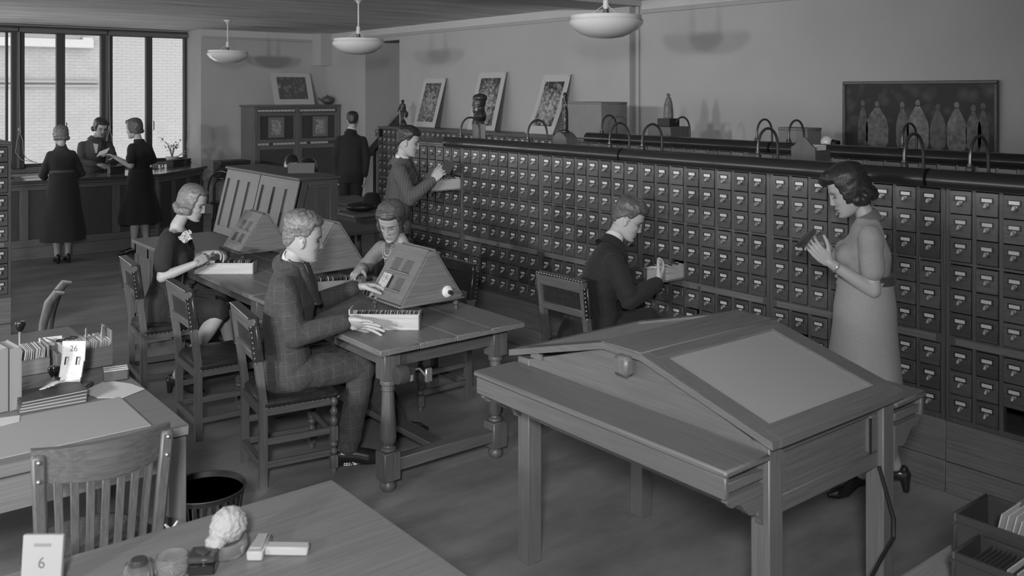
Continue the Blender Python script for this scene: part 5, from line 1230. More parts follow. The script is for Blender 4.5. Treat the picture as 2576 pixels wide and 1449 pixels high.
def suit(mat, vox=.009, pants=None, hip=(.175, .13), waist=(.165, .125), chest=(.185, .135), low=.10, tie=None, skirt_flap=True, shr=(.078, .066, .058, .046), shirt=True, crad=.062, lapel=True, feet=None, sh=(.175, .10)):
    def b(t, J, lat, fr_, base, hm):
        m = MB(); f2 = torso(m, J, lat, fr_, hip, waist, chest, sh, low)
        fo = []
        for sd in 'LR':
            S, E, Wr = J['S' + sd], J['E' + sd], J['W' + sd]; wr = E.lerp(Wr, .93)
            limb(m, [S + V((0, 0, -.032)), S.lerp(E, .5), E], [shr[0] * .92, shr[1] * 1.03, shr[2] * 1.05]); limb(m, [E, E.lerp(wr, .5), wr], [shr[2] * 1.05, shr[2] * .97, shr[3]])
            ax = (E - S).normalized(); fo.append((E, ax, .11, .0045, 95)); fo.append((S.lerp(E, .25), ax, .10, .003, 70))
        up = (J['N'] - J['P']).normalized(); fo.append((J['P'].lerp(J['N'], .4), up, .16, .003, 60))
        garment('jacket', m, mat, t, vox, base, .003, 11, 3, fo)
        pm = pants or mat
        if 'KR' in J:
            m = MB(); loft(m, [(J['P'] + V((0, 0, .10)), lat * .15, fr_ * .115, 1), (J['P'] + V((0, 0, -.02)), lat * .165, fr_ * .125, 1), (J['P'] + V((0, 0, -.09)), lat * .155, fr_ * .12, 1)]); fo = []
            for sd in 'LR':
                H, K, A = J['H' + sd], J['K' + sd], J['A' + sd]; limb(m, [H, H.lerp(K, .5), K], [.095, .088, .074]); limb(m, [K, K.lerp(A, .5), A + V((0, 0, .02))], [.074, .068, .064]); fo += [(K, (A - K).normalized(), .12, .005, 70), (H, (K - H).normalized(), .14, .005, 60), (A, (A - K).normalized(), .1, .004, 90)]
            garment('trousers', m, pm, t, vox, base, .003, 10, 3, fo)
            for sd in 'LR':
                m = MB(); shoe(m, J['A' + sd], (feet or {}).get(sd, math.atan2(fr_.y, fr_.x)), .022, .28, .048); m.xf(Matrix.Translation(-base)); m.build('shoe', shoem, t)
        jc = J['N'] + V((0, 0, -.012)) - f2 * .008; ax = (hm @ V((-.026, 0, -.085)) - jc).normalized(); mm2 = MB().lathe([(.098, -.045), (.082, -.015), (.072, .018), (.066, .018), (.07, -.015), (.08, -.045)], 24, cap=False, axis='X').xf(Matrix.Translation(jc) @ frame(ax, (0, 1, .1))); mm2.xf(Matrix.Translation(-base)); mm2.build('jacket_collar', mat, t)
        if shirt:
            collar(t, J, hm, base, white_shirt, crad)
            for sd in 'LR': band(t, J['E' + sd].lerp(J['W' + sd], .96), J['W' + sd], shr[3] * .80, base, white_shirt, 'cuff', .028)
        S = (J['SL'] + J['SR']) / 2; c0 = J['N'] + f2 * .055 + V((0, 0, -.02)); c1 = J['P'].lerp(S, .72) + f2 * (chest[1] + .012)
        if lapel:
            m = MB(); lt2 = lat; tri = [c0 + lt2 * .045, c0 - lt2 * .045, c1 - lt2 * .012, c1 + lt2 * .012]; off = f2 * .014
            m.add([p for p in tri] + [p + off for p in tri], [(0, 1, 2, 3), (7, 6, 5, 4), (0, 4, 5, 1), (1, 5, 6, 2), (2, 6, 7, 3), (3, 7, 4, 0)]); m.xf(Matrix.Translation(-base)); m.build('shirt_front', white_shirt, t)
            if tie: 
                m = MB(); m.tube([c0 + f2 * .018 + V((0, 0, .012)), c0 + f2 * .03 + V((0, 0, -.02)), c1 + f2 * .02], [.018, .014, .026], 10, flat=.5); m.xf(Matrix.Translation(-base)); m.build('tie', tie, t)
            for s in (-1, 1):
                m = MB(); m.tube([J['N'] + lat * s * .068 + V((0, 0, .012)) - f2 * .01, c0 + lat * s * .062, c1.lerp(c0, .45) + lat * s * .052 + f2 * .012, c1 + lat * s * .012 + f2 * .012], [.012, .022, .028, .008], 10, flat=.35); m.xf(Matrix.Translation(-base)); m.build('lapel', mat, t)
    return b
def dress(mat, vox=.009, hip=(.17, .125), waist=(.125, .10), chest=(.155, .12), hem=None, hemr=(.26, .2), sleeve='short', seated=False, belt=None, skirtm=None, collarm=None, sh=(.155, .085), folds=9, shoes=True, heel=.045, feet=None, stocking=True, neck=1, slv=.70):
    def b(t, J, lat, fr_, base, hm):
        m = MB(); f2 = torso(m, J, lat, fr_, (hip[0] * .84, hip[1] * .84), waist, chest, sh, .0, neck); fo = []
        S = (J['SL'] + J['SR']) / 2; up = (J['N'] - J['P']).normalized()
        for s in (-1, 1): m.ball(J['P'].lerp(S, .70) + f2 * (chest[1] - .035) + lat * s * .068, (.062, .062, .062), 14, 10)
        for sd in 'LR':
            S_, E, Wr = J['S' + sd], J['E' + sd], J['W' + sd]
            if sleeve == 'short': limb(m, [S_, S_.lerp(E, slv * .5), S_.lerp(E, slv)], [.060, .060, .060]); fo.append((S_, (E - S_).normalized(), .08, .004, 60))
            else: limb(m, [S_ + V((0, 0, -.005)), S_.lerp(E, .5), E], [.052, .052, .050]); limb(m, [E, E.lerp(Wr, .5), E.lerp(Wr, .92)], [.052, .047, .040]); fo.append((E, (E - S_).normalized(), .10, .004, 90))
        fo.append((J['P'].lerp(S, .3), up, .12, .003, 80))
        garment('bodice', m, mat, t, vox, base, .0025, 14, 3, fo)
        m = MB(); sk = skirtm or mat
        if seated:
            K = (J['KL'] + J['KR']) / 2; d = (K - J['P']); d.z = 0; d.normalize(); sd_ = V((-d.y, d.x, 0))
            loft(m, [(J['P'] + up * .14, lat * waist[0] * 1.02, f2 * waist[1] * 1.04, 1), (J['P'] + up * .04, lat * hip[0], f2 * hip[1] * 1.0, 1), (J['P'] + V((0, 0, -.09)), lat * hip[0] * .95, fr_ * hip[1], 1)])
            for sd in 'LR': limb(m, [J['H' + sd], J['H' + sd].lerp(J['K' + sd], .95)], [.105, .082])
            hh = J['H' + 'R'].lerp(J['H' + 'L'], .5); loft(m, [(hh, sd_ * .16, V((0, 0, .09)), .9), (hh.lerp(K, .93) + V((0, 0, -.01)), sd_ * .19, V((0, 0, .075)), .9)]); loft(m, [(hh.lerp(K, .45) + V((0, 0, -.03)), sd_ * .17, d * .12, 1), (hh.lerp(K, .5) + V((0, 0, -.2)), sd_ * .16, d * .16, 1)])
            garment('skirt', m, sk, t, vox, base, .004, 9, 3, [(hh.lerp(K, .5), sd_, .2, .004, 60)])
        else:
            hz = hem; bot = V((J['P'].x, J['P'].y, hz)) + fr_ * .01; seg = 72; rings = []
            for k in range(15):
                q = k / 14; z0 = J['P'].z + .16; z = z0 + (hz - z0) * q; c = V((J['P'].x, J['P'].y, z)) + fr_ * .01 * q
                a = waist[0] * 1.16 + (hip[0] * 1.03 - waist[0] * 1.16) * sm(q, 0, .26) + (hemr[0] - hip[0]) * sm(q, .25, 1); bb = waist[1] * 1.2 + (hip[1] * 1.03 - waist[1] * 1.2) * sm(q, 0, .26) + (hemr[1] - hip[1]) * sm(q, .25, 1)
                for i in range(seg):
                    an = 2 * math.pi * i / seg; w_ = 1 + .045 * sm(q, .3, 1) * math.sin(folds * an + 1.3 * math.sin(2 * an)); rings.append(c + lat * a * math.cos(an) * w_ + fr_ * bb * math.sin(an) * w_)
            n = 15; fs = [(k * seg + i, k * seg + (i + 1) % seg, (k + 1) * seg + (i + 1) % seg, (k + 1) * seg + i) for k in range(n - 1) for i in range(seg)] + [tuple(range(seg))[::-1]]
            m.add([p - base for p in rings], fs); m.build('skirt', sk, t, ang=180)
        if belt:
            c = J['P'] + up * .165; m = MB(); loft(m, [(c - up * .022, lat * waist[0] * 1.19, f2 * waist[1] * 1.24, 1), (c + up * .02, lat * waist[0] * 1.16, f2 * waist[1] * 1.2, 1)]); m.xf(Matrix.Translation(-base)); m.build('belt', belt, t)
        if collarm: collar(t, J, hm, base, collarm, .058, .03, 'collar')
        if 'KR' in J:
            m = MB()
            for sd in 'LR': limb(m, [J['K' + sd], J['K' + sd].lerp(J['A' + sd], .3), J['K' + sd].lerp(J['A' + sd], .75), J['A' + sd]], [.054, .057, .036, .034])
            if stocking: garment('stockings', m, stock, t, .009, base, .0, 1, 2)
            if shoes:
                for sd in 'LR':
                    m = MB(); shoe(m, J['A' + sd], (feet or {}).get(sd, math.atan2(fr_.y, fr_.x)), heel, .245, .040); m.xf(Matrix.Translation(-base)); m.build('shoe', shoem, t)
    return b
def stand(P, yaw, dx=0.0, w_=.09, kz=.5, az=.09, step=0):
    l = V((-math.sin(yaw), math.cos(yaw), 0)); f = V((math.cos(yaw), math.sin(yaw), 0)); P = V(P); o = {}
    for sd, s in (('L', 1), ('R', -1)):
        o['H' + sd] = P + l * s * w_ + V((0, 0, -.02)); k = P + l * s * w_ * .95 + f * .02; k.z = kz; a = P + l * s * w_ * .8 + f * step * s; a.z = az; o['K' + sd] = k; o['A' + sd] = a
    return o
# ---------------------------------------------------------------- the ten readers and clerks
hA, hB, hC, hD = hair_mat('hair_fair', .16), hair_mat('hair_brown', .085), hair_mat('hair_dark', .03), hair_mat('hair_grey_brown', .15)
relax = [.35, .38, .42, .48]
# 1 man in a plaid suit at the near reading table
J = dict(P=(2.135, 4.68, .555), N=(2.175, 4.645, 1.14), Hd=(2.205, 4.585, 1.262), SR=(2.055, 4.51, 1.05), SL=(2.27, 4.80, 1.04), ER=(2.07, 4.40, .785), WR=(2.335, 4.335, .835), EL=(2.37, 4.90, .80), WL=(2.62, 4.745, .915),
         HR=(2.16, 4.58, .54), HL=(2.18, 4.78, .54), KR=(2.53, 4.52, .52), AR=(2.43, 4.50, .10), KL=(2.62, 4.76, .50), AL=(2.84, 4.68, .09))
person('seated man in a plaid suit holding a slide against the viewer', J, R(-12), (R(-22), R(-10), R(3)), (hair_lists(.004, .072, .012, -.055, .006, 75, 3, 1.0, top=6.0), hA, None),
       suit(cloth('plaid_tweed', .044, 'plaid', .072, .055), .0085, tie=cloth('dark_tie', .03), feet={'R': R(-25), 'L': R(-10)}),
       {'R': ((.62, -.66, -.10), (.60, .45, .66), [.12, .10, .12, .18], dict(spread=.24, thumb=(.55, .72, .30), tc=.08)), 'L': ((.88, -.14, -.05), (.25, .25, .92), [.55, .8, .95, 1.05], dict(spread=.06, thumb=(.85, .35, -.45), tc=.15))}, sz=1.06)
# 2 woman with the white flower
J = dict(P=(2.09, 6.57, .56), N=(2.185, 6.555, 1.125), Hd=(2.285, 6.525, 1.262), SR=(2.075, 6.43, 1.035), SL=(2.255, 6.70, 1.045), ER=(2.02, 6.375, .785), WR=(2.225, 6.29, .87), EL=(2.34, 6.76, .83), WL=(2.44, 6.50, .89),
         HR=(2.12, 6.48, .53), HL=(2.12, 6.66, .53), KR=(2.40, 6.30, .51), AR=(2.09, 6.27, .13), KL=(2.50, 6.58, .53), AL=(2.58, 6.50, .10))
ex = MB()
for k in range(17):
    a = R(75) + (R(285) - R(75)) * k / 16; ex.ball((.092 * math.cos(a) - .01, .082 * math.sin(a), -.062 - .010 * math.sin(k * 1.1)), (.026, .024, .030), 10, 8)
person('seated woman in a dark dress with a white flower at the neck', J, R(-15), (R(-38), R(-22), R(0)), (hair_lists(.016, .080, -.075, -.105, .004, 30, 9, .95), hA, ex),
       dress(cloth('black_crepe', .022), .008, seated=True, neck=0, feet={'R': R(-40), 'L': R(-20)}), {'R': ((.72, .25, .30), (-.3, -.75, .6), [.75, .85, .9, .95], dict(spread=.05, thumb=(.8, .45, -.35), tc=.2)), 'L': ((.2, -.9, .1), (.3, .2, .9), [.6, .7, .8, .9], {})}, fem=1, sz=.99)
# 3 woman across the table
J = dict(P=(3.40, 5.17, .57), N=(3.255, 5.265, 1.045), Hd=(3.165, 5.262, 1.19), SR=(3.19, 5.43, .995), SL=(3.29, 5.10, .99), ER=(3.09, 5.53, .83), WR=(2.985, 5.335, .885), EL=(3.20, 5.00, .83), WL=(3.05, 5.12, .82), HR=(3.36, 5.26, .54), HL=(3.36, 5.08, .54), KR=(2.97, 5.27, .54), AR=(3.0, 5.27, .1), KL=(2.97, 5.07, .54), AL=(3.02, 5.07, .1))
ex = MB().ball((-.03, .085, -.055), (.045, .035, .05)).ball((-.02, -.088, -.055), (.045, .035, .05)).ball((-.09, .0, -.06), (.04, .07, .045)).ball((.05, -.035, .106), (.04, .04, .018)).ball((.055, .03, .100), (.035, .04, .016))
person('woman in a pale sweater and necklace bending over slides behind the viewer', J, R(185), (R(213), R(-30), R(-4)), (hair_lists(.018, .068, -.06, -.10, .005, 34, 4, .9, top=1.4), hB, ex),
       dress(cloth('pale_wool', .17), .008, seated=True, neck=0, sleeve='long', skirtm=cloth('dark_skirt', .03), feet={'R': R(180), 'L': R(180)}), {'R': ((-.85, -.35, -.25), (-.2, .1, .95), [.5, .55, .6, .6], {}), 'L': ((-.85, .2, -.1), (0, 0, 1), relax, {})}, fem=1, sz=1.0)
# 4 man in the striped suit
J = dict(P=(4.215, 6.93, .94), N=(4.262, 6.905, 1.470), Hd=(4.295, 6.85, 1.615), SR=(4.15, 6.765, 1.395), SL=(4.385, 7.02, 1.395), ER=(4.155, 6.61, 1.145), WR=(4.335, 6.525, 1.30), EL=(4.47, 6.98, 1.15), WL=(4.49, 6.76, 1.33)); J.update(stand(J['P'], R(-35)))
person('standing man in a striped suit holding up a slide beside an open drawer', J, R(-38), (R(-42), R(-14), 0), (hair_lists(.006, .070, .012, -.055, .007, 95, 5, 1.0, top=4.2), hC, None),
       suit(cloth('stripe_suit', .075, 'stripe', .14, .022), .010, tie=cloth('dotted_tie', .03), low=.16, waist=(.15, .12)), {'R': ((.62, -.25, .70), (-.5, -.65, .35), [.55, .6, .7, .75], dict(thumb=(.85, .4, -.3))), 'L': ((.3, -.6, -.6), (.6, .3, .5), relax, {})}, sz=1.0)
# 5 seated man in the dark suit at the drawers
J = dict(P=(4.06, 4.31, .56), N=(4.185, 4.21, 1.095), Hd=(4.285, 4.17, 1.228), SR=(4.06, 4.075, 1.01), SL=(4.28, 4.37, 1.015), ER=(4.085, 3.965, .765), WR=(4.30, 3.925, .855), EL=(4.36, 4.43, .78), WL=(4.40, 4.195, .86), HR=(4.08, 4.22, .53), HL=(4.08, 4.41, .53), KR=(4.44, 4.14, .56), AR=(4.42, 4.16, .10), KL=(4.44, 4.42, .56), AL=(4.42, 4.43, .10))
person('seated man in a dark suit and glasses searching a pulled-out drawer', J, R(-22), (R(-48), R(-28), R(0)), (hair_lists(.005, .068, .012, -.055, .006, 50, 8, 1.0, top=5.5), hB, None),
       suit(cloth('dark_suit', .016), .0085, tie=cloth('dark_tie', .03)), {'R': ((.70, .22, .48), (.25, -.75, -.1), [.45, .5, .55, .6], dict(spread=.16, thumb=(.7, .65, -.2))), 'L': ((.5, -.5, .2), (-.2, .8, .5), relax, {})}, sz=1.04)
# 6 standing woman on the right
J = dict(P=(4.345, 2.545, .94), N=(4.375, 2.545, 1.40), Hd=(4.315, 2.625, 1.540), SL=(4.235, 2.455, 1.33), SR=(4.49, 2.635, 1.33), EL=(4.225, 2.43, 1.065), WL=(4.07, 2.58, 1.205), ER=(4.45, 2.73, 1.08), WR=(4.28, 2.72, 1.235), HL=(4.28, 2.50, .9), HR=(4.42, 2.59, .9), KL=(4.28, 2.53, .5), KR=(4.42, 2.55, .5), AL=(4.285, 2.53, .11), AR=(4.475, 2.455, .13))
ex = MB().ball((.055, .0, .100), (.05, .06, .035)).ball((.085, -.02, .085), (.03, .05, .03))
for k in range(13):
    a = R(95) + (R(265) - R(95)) * k / 12; ex.ball((.090 * math.cos(a) - .012, .078 * math.sin(a), -.050 - .008 * math.sin(k * 1.7)), (.032, .030, .032), 10, 8)
person('standing woman in a grey belted shirt dress reading slides at the right', J, R(127), (R(128), R(-24), 0), (hair_lists(.018, .066, -.055, -.095, .004, 30, 2, .9, top=1.5), hC, ex),
       dress(cloth('grey_wool', .30), .008, hem=.40, hemr=(.25, .20), belt=cloth('dark_belt', .05), collarm=cloth('grey_collar', .12), hip=(.185, .15), waist=(.135, .112), chest=(.16, .13), folds=5, slv=.62, heel=.05, feet={'L': R(150), 'R': R(110)}, stocking=True),
       {'L': ((-.45, .45, .62), (-.6, -.35, -.2), [.55, .6, .65, .7], dict(thumb=(.75, .6, -.2))), 'R': ((-.75, .1, .25), (.2, .2, .9), [.3, .35, .4, .4], {})}, fem=1, sz=1.02)
# 7 man at the far wall, seen from behind
J = dict(P=(6.282, 11.56, .95), N=(6.313, 11.591, 1.508), Hd=(6.348, 11.62, 1.648), SL=(6.172, 11.66, 1.40), SR=(6.445, 11.512, 1.39), EL=(6.11, 11.669, 1.123), WL=(6.109, 11.645, .877), ER=(6.48, 11.467, 1.118), WR=(6.449, 11.457, .855)); J.update(stand(J['P'], R(62)))
person('man in a black suit seen from behind near the far doorway', J, R(62), (R(60), R(-6), 0), (hair_lists(.005, .070, .012, -.055, .003, 50, 8, 1.0, top=3), hC, None), suit(cloth('black_suit', .016), .012, low=.18, tie=None, lapel=False), {'L': ((.1, .05, -1), (-.8, .5, 0), relax, {}), 'R': ((.05, .05, -1), (.8, -.5, 0), relax, {})}, sz=1.0)
# 8 woman with her back to us at the counter
J = dict(P=(2.625, 11.97, .93), N=(2.615, 11.99, 1.392), Hd=(2.617, 12.02, 1.525), SL=(2.498, 11.98, 1.305), SR=(2.732, 11.97, 1.305), EL=(2.42, 12.02, 1.06), WL=(2.49, 12.25, 1.01), ER=(2.84, 12.0, 1.06), WR=(2.78, 12.24, 1.01)); J.update(stand(J['P'], R(86), w_=.07, kz=.45))
ex = MB().ball((-.085, 0, -.045), (.03, .07, .035)).ball((-.05, .07, -.045), (.035, .025, .03)).ball((-.05, -.07, -.045), (.035, .025, .03))
person('woman in a grey belted dress with her back turned at the counter', J, R(86), (R(86), R(-18), 0), (hair_lists(.014, .070, -.05, -.075, .006, 60, 12, .95), hD, ex), dress(cloth('charcoal_wool', .035), .011, hem=.27, hemr=(.235, .19), sleeve='long', belt=cloth('belt_grey', .1), collarm=cloth('charcoal_collar', .05), folds=6, heel=.03), {}, fem=1, sz=.97)
# 9 clerk behind the counter
J = dict(P=(3.385, 13.58, .90), N=(3.393, 13.56, 1.418), Hd=(3.448, 13.50, 1.562), SR=(3.23, 13.58, 1.345), SL=(3.555, 13.52, 1.34), ER=(3.19, 13.50, 1.09), WR=(3.36, 13.31, 1.065), EL=(3.61, 13.43, 1.08), WL=(3.49, 13.27, 1.06)); J.update(stand(J['P'], R(262)))
ex = MB().ball((-.05, .075, -.04), (.04, .03, .04)).ball((-.05, -.075, -.04), (.04, .03, .04)).ball((-.09, 0, -.04), (.03, .06, .04))
person('clerk in a tweed jacket and pale jumper behind the counter', J, R(262), (R(282), R(-24), 0), (hair_lists(.016, .068, -.045, -.08, .006, 50, 6, .95), hC, ex), suit(cloth('clerk_tweed', .055), .011, pants=cloth('dark_skirt', .03), hip=(.17, .12), waist=(.135, .105), chest=(.165, .12), shr=(.068, .058, .052, .04), shirt=False, sh=(.16, .09)), {'R': ((.6, -.5, -.1), (-.2, -.1, .9), relax, {}), 'L': ((-.4, -.6, 0), (.1, -.2, .9), relax, {})}, fem=1, sz=1.0)
# 10 woman in black holding out a paper
J = dict(P=(3.545, 12.02, .93), N=(3.535, 12.06, 1.45), Hd=(3.490, 12.11, 1.590), SL=(3.435, 11.985, 1.35), SR=(3.645, 12.08, 1.35), EL=(3.405, 11.93, 1.125), WL=(3.265, 12.14, 1.235), ER=(3.745, 12.10, 1.10), WR=(3.72, 12.30, 1.03)); J.update(stand(J['P'], R(125), w_=.08, kz=.45, step=.05))
ex = MB().ball((-.085, 0, -.05), (.03, .07, .035)).ball((-.05, .075, -.05), (.04, .025, .03)).ball((-.05, -.075, -.05), (.04, .025, .03)).ball((.05, 0, .10), (.04, .05, .025))
person('woman in a black dress handing a paper across the counter', J, R(118), (R(140), R(-12), 0), (hair_lists(.015, .070, -.055, -.08, .005, 40, 7, .95), hB, ex), dress(cloth('black_dress', .014), .011, hem=.40, hemr=(.27, .21), folds=7, heel=.03, feet={'L': R(165), 'R': R(150)}), {'L': ((-.55, .55, .25), (.3, .2, .8), [.4, .4, .45, .5], {})}, fem=1, sz=.99)
# ---------------------------------------------------------------- things they hold or wear
def held(label, c, size, rot, mat, name='lantern_slide', cat='slide', rim=None):
    t = thing(name, label, cat, c); t.rotation_euler = rot
    if rim:
        MB().box(-size[0] / 2, size[0] / 2, -size[1] / 2 + .0, size[1] / 2, -size[2] / 2, size[2] / 2).build('mount', rim, t); MB().box(-size[0] / 2 + .008, size[0] / 2 - .008, -size[1] / 2 - .0008, size[1] / 2 + .0008, -size[2] / 2 + .008, size[2] / 2 - .008).build('image', mat, t)
    else: MB().box(-size[0] / 2, size[0] / 2, -size[1] / 2, size[1] / 2, -size[2] / 2, size[2] / 2).build('glass', mat, t)
    return t
held('lantern slide with pale border held against the near viewer', (2.772, 4.69, .938), (.085, .004, .10), (R(-34), 0, R(-90)), art('art_slide', .1, .5, 40, 'bouquet', 41), rim=cardm)
held('dark slide held up to the light by the man in the striped suit', (4.445, 6.46, 1.42), (.085, .004, .10), (R(15), R(25), R(-40)), slm)
held('dark slide in the hand of the woman with the flower', (2.47, 6.40, .925), (.085, .004, .085), (R(60), R(20), R(-40)), slm)
held('small stack of slides held by the woman on the right', (4.00, 2.665, 1.318), (.10, .022, .085), (R(50), R(25), R(60)), slm)
held('white paper held out over the counter by the woman in black', (3.165, 12.28, 1.29), (.16, .002, .11), (R(55), R(20), R(130)), cardm, 'paper_sheet', 'paper')
held('dark card in the clerk\'s hands behind the counter', (3.46, 13.20, 1.08), (.10, .003, .07), (R(70), 0, R(20)), slm, 'index_slip', 'card')
t = thing('white_flower', 'white ruffled flower pinned to the dark dress of the seated woman', 'flower', (2.205, 6.425, 1.045), R(-25))
fm = plain('white_petal', .6, .7, bump=.3, bscale=90); pet = MB()
gv = []
for i in range(5):
    for j in range(5):
        u, v_ = (j - 2) / 2, i / 4; gv.append((u * .016 * math.sin(math.pi * (.15 + .75 * v_)), -.010 * u * u + .012 * v_ * v_ + .004 * math.sin(6 * u + 4 * v_), v_ * .030))
pme = pet.add(gv, [(i * 5 + j, i * 5 + j + 1, i * 5 + j + 6, i * 5 + j + 5) for i in range(4) for j in range(4)]).mesh('petal', fm)
for k in range(46):
    lay = k // 16; a = k * 2.4; o = link('petal', pme, t, (.022 * (random.random() - .5) * 2.2, -.010 - .006 * lay, .018 * (random.random() - .5) * 2)); o.rotation_euler = (.9 - .25 * lay + random.uniform(-.3, .3), a, random.uniform(-.6, .6))
t = thing('bead_necklace', 'double strand of pale beads at the neck of the sweater woman', 'necklace', (3.19, 5.25, 1.0)); nm_ = MB()
for k in range(2):
    for i in range(22):
        a = math.pi * i / 21; nm_.ball((-.05 - .02 * math.sin(a) - .012 * k, .055 * math.cos(a), .045 - (.075 + .02 * k) * math.sin(a)), .0035, 6, 4)
tag(nm_.build('beads', plain('pearl', .7, .3), t), kind='stuff')
t = thing('spectacles', 'thin wire glasses worn by the dark-suited seated man', 'glasses', (4.285, 4.17, 1.228)); t.rotation_euler = (Matrix.Rotation(R(-48), 4, 'Z') @ Matrix.Rotation(R(28), 4, 'Y')).to_euler()
for s in (-1, 1): MB().tube([(.103, s * .032 + .021 * math.cos(a * .42), -.004 + .018 * math.sin(a * .42)) for a in range(16)], .0014, 5).tube([(.100, s * .052, .0), (.0, s * .080, .005)], .0014, 5).build('rim', steel, t)
MB().tube([(.103, -.012, .0), (.106, 0, .004), (.103, .012, .0)], .0014, 5).build('bridge', steel, t)
t = thing('wrist_bracelet', 'slim pale bracelet on the wrist of the woman at the right', 'bracelet', (4.095, 2.556, 1.182)); bb = MB().lathe([(.030, -.006), (.032, 0), (.030, .006), (.028, 0)], 20, cap=False, axis='X').xf(frame((-.6, .58, .55), (0, 0, 1))); bb.build('band', plain('pale_metal', .5, .3, .6), t)
# ---------------------------------------------------------------- statuettes and the bust on the bank tops
brz = plain('dark_bronze', .05, .35, .4); 
def figurine(label, c, h, pose, mat, base_h=.03, yaw=0):
    t = thing('statuette', label, 'statuette', c, yaw); s = h / 1.75; m = MB()
    for chain, rs in pose: limb(m, [V(p) for p in chain], rs)
    m.v = [(x * s, y * s, z * s + base_h) for x, y, z in m.v]; me = remesh_obj(m, max(.003, .02 * s), 1); displace(me, .002, 90); me.materials.append(mat); me.polygons.foreach_set('use_smooth', [True] * len(me.polygons)); link('figure', me, t)
    MB().lathe([(0, 0), (.13 * h, .0), (.13 * h, base_h * .6), (.11 * h, base_h), (0, base_h + .004)], 16).build('base', mat, t); return t
manp = [([(0, 0, 1.0), (0, .02, 1.25), (0, .05, 1.42)], [.16, .15, .12]), ([(0, .05, 1.5), (.02, .07, 1.64)], [.06, .12]), ([(-.02, 0, .95), (.05, .12, .5), (0, .16, .02)], [.12, .08, .06]), ([(0, -.08, .95), (-.02, -.12, .5), (.02, -.16, .02)], [.12, .08, .06]), ([(0, -.18, 1.4), (.05, -.32, 1.15), (.1, -.42, .95)], [.08, .065, .05]), ([(0, .26, 1.4), (.05, .45, 1.2), (.15, .6, .95)], [.08, .065, .05]), ([(.15, .6, .95), (.1, .7, .8), (.1, .66, .6)], [.1, .14, .1]), ([(.05, .3, .05), (0, .2, .3)], [.2, .1])]
figurine('dark bronze statuette of a striding man on the left of the wall bank', (7.33, 11.87, 1.526), .38, manp, brz, .03, R(180))
danp = [([(0, 0, .05), (.02, .05, .5), (0, 0, .95)], [.16, .15, .15]), ([(0, 0, .95), (0, -.03, 1.2), (0, 0, 1.40)], [.13, .12, .13]), ([(0, .03, 1.5), (.02, .06, 1.64)], [.05, .11]), ([(0, .14, 1.38), (.06, .22, 1.15), (.1, .12, 1.45), (.08, .16, 1.6)], [.06, .05, .05, .05]), ([(0, -.14, 1.38), (-.02, -.18, 1.1), (.05, -.12, .9)], [.06, .05, .05]), ([(0, -.1, .05), (.05, -.1, .4)], [.2, .1])]
figurine('slender bronze statuette of a draped woman on a curved wooden stand', (4.95, 5.53, 1.728), .31, danp, brz, .012, R(170))
t = thing('wooden_stand', 'curved wooden stand beneath the draped bronze statuette', 'stand', (4.95, 5.53, 1.593)); cp2 = [(-.085, 0), (.085, 0), (.085, .085)] + [(.085 - .17 * k / 12, .085 + .05 * math.sin(math.pi * k / 12)) for k in range(1, 12)] + [(-.085, .085)]
MB().prism(cp2, -.06, .06, 'X').build('block', W('mid', 'Z'), t)
robp = [([(0, 0, .02), (0, 0, .8), (0, 0, 1.22)], [.36, .31, .22]), ([(0, 0, 1.38), (0, 0, 1.42)], [.07, .07]), ([(0, 0, 1.54), (-.06, 0, 1.58)], [.13, .10])] + [([(.32 * math.cos(a), .32 * math.sin(a), .02), (.26 * math.cos(a), .26 * math.sin(a), .9), (.16 * math.cos(a), .16 * math.sin(a), 1.22)], [.06, .05, .04]) for a in [k * .63 for k in range(10)]]
figurine('pale-draped robed statuette standing on a black block', (6.46, 5.77, 1.807), .23, robp, plain('patina', .14, .5, var=.4, scale=40), .012, 0)
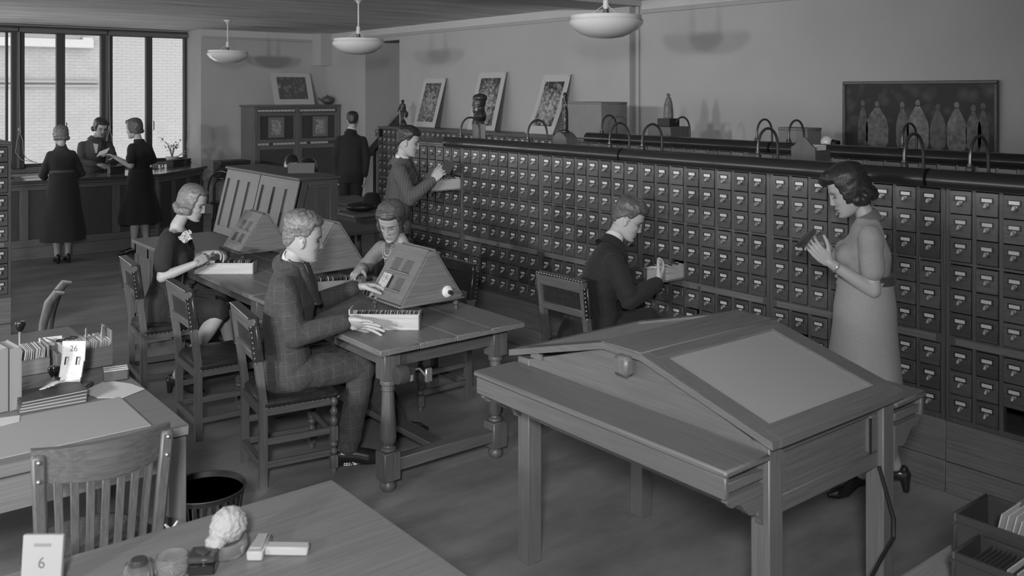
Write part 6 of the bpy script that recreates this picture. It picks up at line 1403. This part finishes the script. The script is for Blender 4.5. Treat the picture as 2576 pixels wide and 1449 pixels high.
t = thing('black_block', 'small black block between the robed statuette and its wooden plinth', 'plinth', (6.46, 5.77, 1.734)); MB().box(-.07, .07, -.075, .075, 0, .072, .002).build('block', plain('matt_black', .015, .5), t)
BU = thing('bronze_bust', 'dark bearded bust on a square post behind the front hood', 'bust', (4.95, 6.70, 1.593), R(150)); hv, hf_, ht = head_lists(0, 1.0, 48, 48); bmm = MB(); bmm.add([(p.x * .62, p.y * .62, p.z * .62 + .36) for p in hv], hf_)
loft(bmm, [((-.01, 0, .20), (0, .06, 0), (.05, 0, 0), 1), ((-.01, 0, .24), (0, .10, 0), (.06, 0, 0), 1), ((-.012, 0, .27), (0, .085, 0), (.05, 0, 0), 1), ((-.014, 0, .30), (0, .04, 0), (.04, 0, 0), 1), ((-.014, 0, .34), (0, .035, 0), (.035, 0, 0), 1)]); bmm.ball((.02, 0, .30), (.04, .04, .05)).ball((-.01, 0, .405), (.07, .06, .04)); bmm.prism([(-.045, .15), (.045, .15), (.045, .2), (-.045, .2)], -.045, .045, 'Y')
me = remesh_obj(bmm, .006, 1); displace(me, .003, 60); me.materials.append(brz); me.polygons.foreach_set('use_smooth', [True] * len(me.polygons)); link('bust', me, BU)
MB().box(-.055, .055, -.055, .055, 0, .17, .003).box(-.07, .07, -.07, .07, 0, .02, .003).build('post', W('dark', 'Z'), BU)
# slides standing in the two pulled-out drawers
for (cx, cy, cz, n, L0, nm) in ((XM - .31, CABY[1] - UW / 2 + .015 + .5 * BAYW, ROWZ[2], 16, .30, 'the drawer pulled out beside the striped suit'), (XM - .245, CABY[4] - UW / 2 + .015 + 5.5 * BAYW, ROWZ[5], 12, .22, 'the drawer pulled out by the seated man')):
    sm_ = [MB().box(-.0015, .0015, -.034, .034, 0, .088).mesh('filed_slide', mm, smooth=False) for mm in (slm, slm2, cardm)]
    for k in range(n):
        o = link('filed_slide', sm_[k * 7 % 3], None, (cx + .03 + L0 * k / n, cy, cz + .014 + random.uniform(0, .012)), 0); o.rotation_euler = (0, .15 + random.uniform(-.08, .08), 0); tag(o, 'slide filed in ' + nm, 'slide', 'slides in ' + nm)
bpy.data.scenes.remove(TMP)
